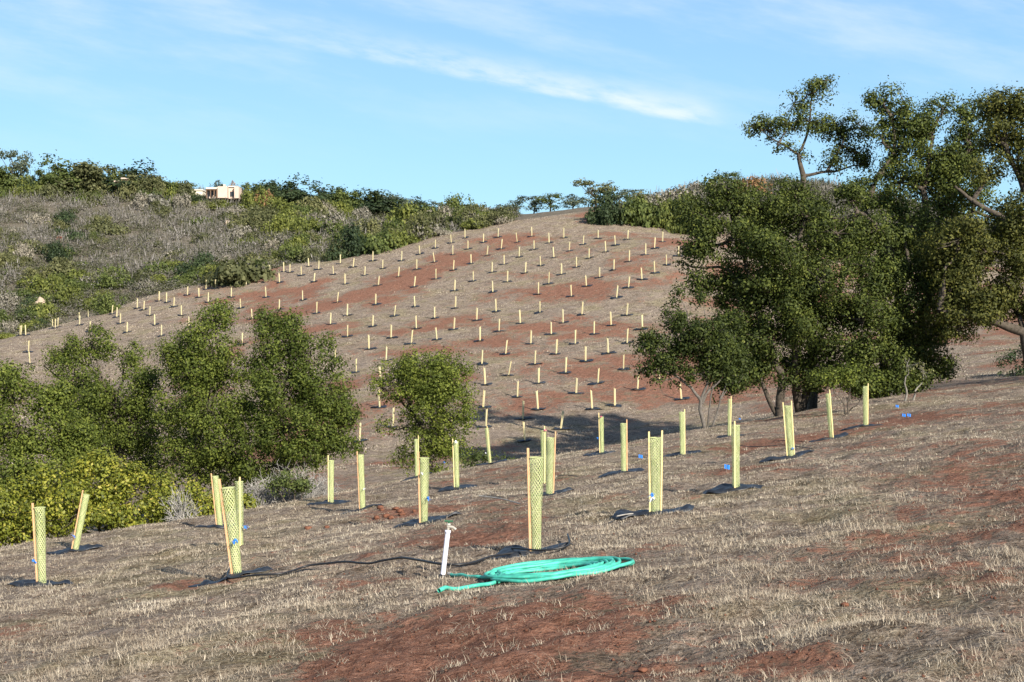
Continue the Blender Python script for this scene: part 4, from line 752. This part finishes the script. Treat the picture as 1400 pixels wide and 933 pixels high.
for px, py, w, h_, lb in ((421, 724, 10, 5, 'red earth clod on the grass left of the lone tube in mid slope'), (447, 722, 7, 4, 'small red clod right of the bigger clod'), (1155, 829, 11, 6, 'brown earth clod in the grass at lower right'), (878, 918, 14, 6, 'flat reddish clod at the bottom right of centre')): rock(px, py, w, h_, lb, 'clod', 'clod', int(px) % 17, cat='clod')
cl_ = 0
for i in range(12):
    px = random.gauss(535, 26); py = random.gauss(703, 5); rock(px, py, random.uniform(4, 10), random.uniform(2, 5), 'red earth clod in the heap left of the tube above the hose', 'clod', 'clod', i, group='clods in the red heap', cat='clod')

# ---------------------------------------------------------------- tree tubes and weed mats
def net_mat(name, c1, c2, tr=0.3):
    m, t, b = mat(name, .6, .3); g = t.nodes.new('ShaderNodeNewGeometry'); c = ramp(t, g.outputs['Random Per Island'], [(0, c1), (1, c2)]); t.links.new(c, b.inputs['Base Color'])
    q = t.nodes.new('ShaderNodeBsdfTranslucent'); t.links.new(c, q.inputs[0]); ms = t.nodes.new('ShaderNodeMixShader'); ms.inputs[0].default_value = tr
    t.links.new(b.outputs[0], ms.inputs[1]); t.links.new(q.outputs[0], ms.inputs[2]); t.links.new(ms.outputs[0], t.nodes['Material Output'].inputs[0]); return m
MT['net'] = net_mat('yellow_green_netting', (0.50, 0.58, 0.24), (0.72, 0.74, 0.40)); MT['net_pale'] = net_mat('pale_cream_netting', (0.60, 0.55, 0.33), (0.70, 0.63, 0.40))
MT['stake'] = plain('new_wood_stake', (0.64, 0.38, 0.20), .8, .2, .15, 20); MT['stake_pale'] = plain('pale_wood_stake', (0.72, 0.58, 0.28), .8, .2, .12, 20)
MT['blue'+'_tape'] = plain('blue_ribbon', (0.03, 0.22, 0.72), .5, .4, .1, 20); MT['pink_tape'] = plain('pink_ribbon', (0.85, 0.16, 0.28), .5, .4, .1, 20); MT['white_tape'] = plain('white_tag', (0.75, 0.76, 0.8), .5, .4, .05, 20)
m, t, b = mat('black_weed_fabric', .5, .5); MT['mat'] = m
t.links.new(ramp(t, tnoise(t, 5.5), [(0.35, (0.010, 0.011, 0.014)), (0.62, (0.020, 0.026, 0.036)), (0.72, (0.03, 0.05, 0.08))]), b.inputs['Base Color'])  # bluest stop paints the sky's reflection into the black fabric
MT['sapling'] = MT['green']
def netting(r0, r1, h, nh=14, turns=1.5, w=0.0085, segs=26, squash=1.0, facets=5, jit=0.0):
    V = []; F = []
    for sgn in (1, -1):
        for i in range(nh):
            for k in range(segs + 1):
                f = k / segs; r = r0 + (r1 - r0) * f; a = 2 * math.pi * (i / nh + sgn * turns * f)
                rr_ = r * (1 + .08 * math.cos(facets * a + 2 * f)) * (1 + .05 * math.sin(9 * f + 2 * a + facets) + .03 * math.sin(21 * f + 3 * a))
                tx, ty, tz = -math.sin(a) * r * 2 * math.pi * turns * sgn, math.cos(a) * r * 2 * math.pi * turns * sgn, h; L_ = math.sqrt(tx * tx + ty * ty + tz * tz)
                # across the strip, in the surface
                ax = math.cos(a); ay = math.sin(a); cx = (tz * -math.sin(a)) / L_; cy = (tz * math.cos(a)) / L_; cz = -(tx * -math.sin(a) + ty * math.cos(a)) / L_
                for s in (-1, 1): V.append((ax * rr_ + s * cx * w / 2 + ax * .001 * sgn, (ay * rr_ + s * cy * w / 2) * squash + ay * .001 * sgn, h * f + s * cz * w / 2))
                if k: b = len(V) - 4; F.append((b, b + 1, b + 3, b + 2))
    return V, F
def ribbon(parent, p, key, s=0.05):
    s = s * .72
    V = []; F = []
    for i in range(9):
        a = random.uniform(0, 6.28); l = s * random.uniform(.5, 1.1); d = Vector((math.cos(a), math.sin(a), random.uniform(-.9, .8))).normalized(); w = Vector((0, 0, 1)).cross(d).normalized() * s * .28
        b = len(V); V += [tuple(-w * .6), tuple(w * .6), tuple(d * l + w), tuple(d * l - w), tuple(d * l * 1.6 + w * .6 + Vector((0, 0, -s * .4))), tuple(d * l * 1.6 - w * .6 + Vector((0, 0, -s * .4)))]; F += [(b, b + 1, b + 2, b + 3), (b + 3, b + 2, b + 4, b + 5)]
    v, f = box(-s * .3, s * .3, -s * .3, s * .3, -s * .3, s * .3, len(V)); V += v; F += f
    return obj('ribbon', mesh_from('ribbon', V, F, MT[key]), parent, p)
def near_tube(i, q, label):
    bx, by, tx, ty, kd = q; g = NTG[i]; Y = g[1]; top = np.array(wp(tx, ty, Y)); ax = Vector(top - g); h = ax.length
    root = empty('tree_tube', tuple(g), label, 'tree tube', 'mesh tree tubes on the near slope'); root.rotation_mode = 'QUATERNION'; root.rotation_quaternion = Vector((0, 0, 1)).rotation_difference(ax)
    r0, r1 = {'big': (.052, .076), 'mid': (.058, .070), 'thin': (.050, .058)}[kd]
    wk_ = 0.0062 if Y < 22 else 0.0078
    nm = obj('netting', mesh_from('netting', *netting(r0, r1, h - .06, turns=random.uniform(1.3, 1.7), w=wk_, facets=random.choice((3, 4, 5))), MT['net']), root); nm.rotation_euler.z = random.uniform(0, 6)
    V, F = tubes([([(0, 0, .01), (0, 0, h - .065)], [r0 * .97, r1 * .97])], 12)      # top hem and foot hem as slim rings
    for z_, r_ in ((.012, r0), (h - .062, r1)):
        aa = np.linspace(0, 2 * np.pi, 17); V, F = tubes([(np.stack([np.cos(aa) * r_, np.sin(aa) * r_, np.full(17, z_)], 1), np.full(17, .006))], 4); obj('hem', mesh_from('hem', V, F, MT['net']), root)
    sides = [1] if i in (12, 15) else [-1] if (kd == 'big' or i in (4, 5)) else ([-1, 1] if kd == 'mid' else [random.choice((-.4, .3, -.9, .9))])
    for s in sides:
        w = .026 if kd == 'big' else .022; x0 = s * (r0 + .012); x1 = s * (r1 + .012); yo = -(.06 if abs(s) < .6 else .01)
        o = boxes('stake', [(-w / 2, w / 2, -w / 2, w / 2, -.1, h + random.uniform(.0, .06))], MT['stake' if i in (0, 1, 3, 4, 5, 7, 8, 12, 15) else 'stake_pale'], root, .003)
        o.location = (x0, yo, 0); o.rotation_euler = (0, math.atan2(x1 - x0, h), 0)
    return root
LN = ['broad netted tube standing just behind the green hose, nearest of all', 'broad netted tube with orange stake at the end of the black drip line', 'slim tube right behind the broad tube at the drip line', 'broad tube with orange stake and blue ribbon at the far left', 'slim tube leaning right in front of the glossy shrub', 'slim tube with orange stake left of the drip line pair, before the shrub tip', 'tube at the slope edge left of the lone tube, in front of grey brush', 'slim tube with a stake top poking out, between the brush tube and the pipe',
      'broad tube with blue ribbon beyond the white standpipe', 'pale slim tube directly behind the blue ribboned one beyond the pipe', 'slim tube with white top at the slope edge below the round oak', 'left leaning slim tube with a white tag right of the round oak', 'tube with orange stake right behind the nearest tube', 'slim tube with pink ribbon top behind the nearest tube', 'slim tube with pink ribbon on top before the tree shadow', 'slim two staked tube right of the pink ribboned one', 'wide yellow tube with a white tag right of the nearest tube', 'slim tube in front of the small leaning oak', 'greenish tube close to the shade under the big oak', 'slim tube with a funnel shape over a blue black mat, right of centre', 'tube with a blue ribbon at its foot and a splayed top', 'slim left leaning tube, second from the right', 'rightmost tube, slim, by the oak undergrowth']
roots = [near_tube(i, q, LN[i]) for i, q in enumerate(NT)]
def rb(i, px, py, key, s=.05):
    g = NTG[i]; p = Vector(wp(px, py, g[1] - .10)); R_ = roots[i]; bpy.context.view_layer.update(); ribbon(R_, R_.matrix_world.inverted() @ p, key, s)
for a in ((3, 46, 767, 'blue_tape'), (4, 101, 733, 'blue_tape'), (1, 322, 738, 'blue_tape'), (2, 335, 720, 'blue_tape'), (8, 585, 681, 'blue_tape'), (8, 577, 647, 'white_tape', .03), (14, 822, 570, 'pink_tape'), (14, 817, 599, 'blue_tape'), (13, 745, 588, 'pink_tape'), (16, 892, 680, 'white_tape', .06), (16, 891, 676, 'blue_tape'), (20, 1084, 613, 'blue_tape'), (11, 664, 619, 'white_tape', .04), (10, 623, 603, 'white_tape'), (7, 498, 668, 'white_tape', .035)): rb(*a)
def weed_mat(x, y, wx, wy, n, label, group, ang, lift=.03, seed=0, zoff=.012):
    u_ = np.linspace(-1, 1, n); U, Vv = np.meshgrid(u_, u_); U = U.ravel(); Vv = Vv.ravel()
    ex = 1 + .16 * (vnoise(Vv * 2.3 + seed, U * 0 + seed * 3.1, 5) - .5) * 2; ey = 1 + .22 * (vnoise(U * 2.3 + seed * 1.7, U * 0 + seed, 6) - .5) * 2
    rd = 1 - .20 * (U * Vv) ** 2; a = U * wx / 2 * ex * rd; b = Vv * wy / 2 * ey * rd; X = x + a * math.cos(ang) - b * math.sin(ang); Yy = y + a * math.sin(ang) + b * math.cos(ang)
    e = np.maximum(np.abs(U), np.abs(Vv))
    Z = H(X, Yy) + zoff - .02 * sstep(e, .8, 1) + lift * (vnoise(X * 5 + seed, Yy * 5, 8) ** 1.5 * 1.6 + .9 * vnoise(X * 13 + seed, Yy * 11, 9)) + lift * 1.7 * sstep(e, .55, .8) * (1 - sstep(e, .85, 1) * .8) * np.maximum(0, vnoise(X * 3.6 + 7, Yy * 2.6 + seed, 18) - .5) * 2
    c0 = np.array([x, y, hz(x, y)]); V = np.stack([X, Yy, Z], 1) - c0
    i = (np.arange(n - 1)[:, None] * n + np.arange(n - 1)[None]).ravel(); F = np.stack([i, i + 1, i + n + 1, i + n], 1)
    o = obj('weed_mat', mesh_from('weed_mat', V, F, MT['mat'], True)); o.location = c0
    md = o.modifiers.new('thickness', 'SOLIDIFY'); md.thickness = .006; md.offset = 0
    return tag(o, label, 'weed mat', group)
ML = ['black weed mat behind the green hose under the nearest tube', 'black weed mat at the left end of the drip line', '', 'black weed mat under the far left orange staked tube', 'black weed mat under the right leaning tube by the glossy shrub', 'black weed mat left of the drip line tubes under the slim orange staked one',
      'black weed mat under the tube in front of the grey brush', 'black weed mat under the slim tube with a poking stake top', 'black weed mat just behind the top of the standpipe', 'black weed mat under the slim tube hidden behind the one beyond the pipe', 'long black weed mat under the white topped tube below the round oak', 'black weed mat under the left leaning white tagged tube',
      'black weed mat showing right behind the nearest tube', '', 'black weed mat under the tube with pink top and blue ribbon', 'black weed mat under the two staked slim tube', 'black weed mat under the wide yellow tube, stick in front', 'black weed mat under the tube before the small leaning oak', 'black weed mat under the greenish tube by the oak shade',
      'blue black weed mat under the funnel shaped tube', 'black weed mat under the splayed tube with a blue ribbon at its foot', 'black weed mat under the second tube from the right', 'black weed mat farthest right, under the last slim tube']
for i, g in enumerate(NTG):
    if i in (2, 13): continue
    w = random.uniform(.95, 1.2)
    weed_mat(g[0] + random.uniform(-.08, .08), g[1] + random.uniform(.0, .1), w * .88, random.uniform(.36, .52), 33, ML[i], 'black weed mats on the near slope', random.uniform(-.12, .12), .020, i * 1.37, .006)
# far tubes
def far_proto(sd):
    random.seed(sd); root = []
    h = 1.05; rb_ = .052 + random.uniform(-.006, .006); rt = .07 + random.uniform(-.012, .012)
    V, F = tubes([([(0, 0, 0), (random.uniform(-.01, .01), 0, h * .5), (random.uniform(-.02, .02), 0, h)], [rb_, (rb_ + rt) / 2, rt])], 8)
    return mesh_from('netting', V, F, MT['net_pale'], True), None
fps = [far_proto(s)[0] for s in (1, 2, 3, 4)]; random.seed(99)
for px_, w_, h_, k_ in ((150, 34, 26, 'green'), (128, 34, 26, 'olive'), (184, 34, 26, 'green'), (166, 34, 12, 'olive'), (200, 34, 24, 'green'), (285, 26, 9, 'green'), (318, 24, 9, 'olive'), (262, 24, 8, 'green'), (338, 20, 14, 'green')): put_shrub(px_, 272 if px_ < 200 else 276, w_, h_, k_, 'garden_shrub', shrub_label(px_, 268, w_, k_), 'shrub', 'hillside shrubs')
v_, f_ = box(-.014, .014, -.014, .014, -.05, 1.10); stk = mesh_from('stake', v_, f_, MT['stake_pale'])
protos = []
for k, mm in enumerate(fps):
    pass
LT = [('hill-top hedge end', 835, 318), ('rim hedge', 500, 350), ('round oak top', 585, 468), ('small leaning oak', 905, 440), ('pointed thicket oak', 297, 425), ('right thicket oak', 372, 425), ('left rim end', 60, 448), ('mid-hill red patch', 800, 395), ('long red streak', 600, 375), ('big oak', 935, 345), ('palm', 680, 300)]
def zone(px, py):
    if px < 75: return 'in the small bunch at the hill left end'
    if py > 572: return 'in the shaded hollow between the two slopes'
    q = where(px, py, LT[:-1], 38); return q
first = None
for k, ((px, py), g) in enumerate(zip(TB, FT)):
    if np.isnan(g[0]): continue
    zl = zone(px, py); lb = 'small pale tree tube ' + zl; gr = 'pale tree tubes on the far hill'
    root = empty('far_tree_tube', tuple(g), lb, 'tree tube', gr)
    for src in (fps[k % 4], stk):
        c = bpy.data.objects.new(src.name.split('.')[0], src); COL.objects.link(c); c.parent = root
        if src is stk: c.location = (random.choice((-1, 1)) * .062, -.03, 0)
    s = random.uniform(.92, 1.08); root.scale = (s * .86, s * .86, s * 1.03); root.rotation_euler = (random.gauss(0, .05), random.gauss(0, .055), random.uniform(-.6, .6))
    weed_mat(g[0] + random.uniform(-.1, .1), g[1] + .02, random.uniform(.75, 1.15), random.uniform(.35, .65), 7, 'mat of tube ' + zl, 'black weed mats on the far hill', random.uniform(-.15, .15), .05, k * .77, .03)

# ---------------------------------------------------------------- hose, standpipe, drip lines, loose bits
MT['hose'] = plain('teal_rubber_hose', (0.07, 0.46, 0.34), .5, .4, .3, 9); MT['pvc'] = plain('white_pvc', (0.80, 0.78, 0.86), .35, .5, .04, 8); MT['brass'] = plain('grey_brass', (0.36, 0.33, 0.28), .4, .6, .2, 30); MT['black'] = plain('black_poly_pipe', (0.014, 0.014, 0.016), .45, .5, .2, 9); MT['gvalve'] = plain('green_valve_plastic', (0.03, 0.12, 0.06), .5, .4, .1, 9)
hc = g1(776, 783, 8)
def gpath(pxs, lift, r, n=14):
    """a line lying on the ground through picture points"""
    P = march([p[0] for p in pxs], [p[1] for p in pxs], 6); tt = np.linspace(0, len(P) - 1, n * (len(P) - 1) + 1); i = np.minimum(tt.astype(int), len(P) - 2); f = (tt - i)[:, None]
    i0 = np.maximum(i - 1, 0); i3 = np.minimum(i + 2, len(P) - 1); Q = cub(P[i0], P[i], P[i + 1], P[i3], f); Q[:, 2] = H(Q[:, 0], Q[:, 1]) + lift; return Q, np.full(len(Q), r)
rh = .0165; pts = []
nl = 14; per = 44; ca_ = [(rng.normal() * .04, rng.normal() * .06) for _ in range(nl + 1)]
for k in range(nl * per):
    lp = k / per; i = int(lp); f = lp - i; a = 2 * math.pi * f + 2.7
    sz = [.99, .82, .44, .93, .34, .88, .98, .70, .84, .40, .95, .76, .90, .58, .97, .86]; R = sz[i] + (sz[i + 1] - sz[i]) * f
    ox = -.70 * (1 - R) * .75 + ca_[i][0] + (ca_[i + 1][0] - ca_[i][0]) * f; oy = ca_[i][1] + (ca_[i + 1][1] - ca_[i][1]) * f
    x = hc[0] + ox + .69 * R * math.cos(a) + .05 * (vnoise(a * 1.1, i * 3.7, 71) - .5) ; y = hc[1] + oy + .56 * R * math.sin(a) * (1 + .08 * math.sin(2 * a + i * 2))
    lay = [0, 0, 0, .6, .4, 1, .8, 1, 1.6, .8, 1.8, 1.6, 2.2, 1.2, 2.6, 2.4]; z = hz(x, y) + rh + rh * 1.0 * (lay[i] + (lay[i + 1] - lay[i]) * f) + .012 * abs(math.sin(a * 1.5 + i)); pts.append((x, y, z))
pts = np.array(pts)
Q1, R1 = gpath([(692, 795), (672, 801), (645, 805), (604, 809)], rh * 1.3, rh); Q2, R2 = gpath([(690, 791), (672, 793), (645, 792), (616, 789)], rh * 1.5, rh)
hr = empty('garden_hose', tuple(hc), 'thick teal green garden hose lying coiled on the ground in front of the nearest tube', 'garden hose')
c0 = np.array(hc)
V, F = tubes([(pts - c0, np.full(len(pts), rh))], 8); obj('coil', mesh_from('coil', V, F, MT['hose'], True), hr)
V, F = tubes([(np.concatenate([pts[-1:], Q1]) - c0, np.full(len(Q1) + 1, rh * 1.15))], 8); e1 = obj('hose_end', mesh_from('hose_end', V, F, MT['hose'], True), hr)
V, F = tubes([(np.concatenate([pts[:1], Q2]) - c0, np.full(len(Q2) + 1, rh))], 8); e2 = obj('hose_end', mesh_from('hose_end', V, F, MT['hose'], True), hr)
for e, Q in ((e1, Q1), (e2, Q2)):
    d = unit(Q[-1] - Q[-3]); V, F = tubes([(np.stack([Q[-1] - d * .02, Q[-1] + d * .04]) - c0, [rh * 1.25, rh * 1.2])], 8); obj('coupling', mesh_from('coupling', V, F, MT['brass'] if e is e2 else MT['hose'], True), e)
sp = g1(605, 790, 8); tp = np.array(wp(614, 712, sp[1])); axv = Vector(tp - sp); hl = axv.length
sr = empty('standpipe', tuple(sp), 'white plastic standpipe leaning slightly right with a valve on top, left of the hose', 'standpipe'); sr.rotation_mode = 'QUATERNION'; sr.rotation_quaternion = Vector((0, 0, 1)).rotation_difference(axv)
V, F = tubes([([(0, 0, -.1), (0, 0, hl * .80)], [.0245, .0245])], 14); obj('pipe', mesh_from('pipe', V, F, MT['pvc'], True), sr)
V, F = tubes([([(0, 0, -.02), (0, 0, .03), (0, 0, .035)], [.036, .036, .028])], 14); obj('foot_collar', mesh_from('foot_collar', V, F, MT['black'], True), sr)
V, F = tubes([([(0, 0, hl * .78), (0, 0, hl * .785), (0, 0, hl * .83), (0, 0, hl * .835)], [.0, .030, .030, .0])], 14); obj('cap', mesh_from('cap', V, F, MT['pvc'], True), sr)
V, F = tubes([([(0, 0, hl * .83), (0, 0, hl * .93)], [.014, .014]), ([(-.012, 0, hl * .90), (.05, -.01, hl * .895), (.075, -.01, hl * .86)], [.014, .013, .016]), ([(0, 0, hl * .93), (0, 0, hl * .955)], [.024, .02])], 10); vv = obj('tap', mesh_from('tap', V, F, MT['brass'], True), sr)
V, F = tubes([([(-.045, 0, hl * .985), (.04, .0, hl * .995)], [.009, .009]), ([(0, 0, hl * .95), (0, 0, hl * .99)], [.008, .008])], 8); obj('handle', mesh_from('handle', V, F, MT['gvalve'], True), vv)
def line_obj(name, pl, r, lift, label, cat, m='black', n=10):
    Q, R = gpath(pl, lift, r, n); 
    zz = Q[:, 2].copy(); m_ = 7; mx_ = np.array([zz[max(0, i - m_):i + m_ + 1].max() for i in range(len(zz))]); Q[:, 2] = np.convolve(np.pad(mx_, 4, mode='edge'), np.ones(9) / 9, 'valid'); c = Q[0].copy(); V, F = tubes([(Q - c, R)], 6); o = obj(name, mesh_from(name, V, F, MT[m], True)); o.location = c; return tag(o, label, cat)
line_obj('drip_line', [(316, 785), (312, 792), (335, 797), (380, 790), (420, 782), (460, 777), (500, 775), (545, 777), (600, 778), (640, 774), (675, 767), (725, 757)], .0135, .022, 'black drip line running from the broad left tube past the standpipe to the nearest tube', 'drip line')
line_obj('drip_line', [(700, 757), (735, 760), (765, 756), (778, 748), (776, 741)], .012, .03, 'short bent end of black pipe on the mat behind the hose', 'drip line')
line_obj('plastic_stick', [(655, 692), (685, 691), (712, 691)], .010, .02, 'pale stick lying on the red soil left of the nearest tube', 'stick', 'twig', 3)
line_obj('plastic_stick', [(843, 716), (862, 708), (892, 704)], .009, .02, 'grey stick lying in front of the mat of the wide yellow tube', 'stick', 'twig', 3)
line_obj('drip_line', [(1005, 621), (1040, 616), (1075, 614), (1110, 615)], .009, .02, 'thin dark drip line beside the splayed tube', 'drip line', n=6)
FLG = [(875, 627), (993, 643), (1011, 573), (1226, 557), (1235, 570), (1242, 570), (607, 632)]
FLL = ['blue pin flag between the two staked tube and the wide yellow tube', 'blue pin flag left of the blue black mat', 'blue pin flag beside the greenish tube near the oak shade', 'blue pin flag farthest right up the slope', 'left one of the two blue pin flags side by side at right', 'right one of the two blue pin flags side by side', 'blue pin flag at the slope edge under the round oak']
for (px, py), lb in zip(FLG, FLL):
    g = g1(px, py + 2, 8); fl = empty('pin_flag', tuple(g), lb, 'pin flag', 'blue pin flags'); V, F = tubes([([(0, 0, -.03), (0, 0, .13)], [.0025, .0025])], 4); obj('wire', mesh_from('wire', V, F, MT['brass']), fl)
    V = []; n = 5
    for a in range(n): 
        for z_ in (.05, .125): V.append((a * .022 - .03, .012 * math.sin(a * 1.6), z_ - .004 * a))
    F = [(2 * a, 2 * a + 2, 2 * a + 3, 2 * a + 1) for a in range(n - 1)]; o = obj('flag', mesh_from('flag', V, F, MT['blue_tape']), fl); md = o.modifiers.new('t', 'SOLIDIFY'); md.thickness = .002

# labels that came out alike are told apart by their order from the left
ORD = ['second', 'third', 'fourth', 'fifth', 'sixth', 'seventh', 'eighth', 'ninth', 'tenth', 'eleventh', 'twelfth', 'thirteenth', 'fourteenth', 'fifteenth']
by = {}
for o in COL.objects:
    if o.get('category') and o.get('group') and o.parent is None: by.setdefault(o['label'], []).append(o)
for lb, os_ in by.items():
    if len(os_) < 2: continue
    os_.sort(key=lambda o: o.location.x / max(o.location.y, 1))
    for i, o in enumerate(os_): o['label'] = ('leftmost ' if i == 0 else 'rightmost ' if i == len(os_) - 1 else ORD[min(i - 1, 13)] + ' from left, ') + lb
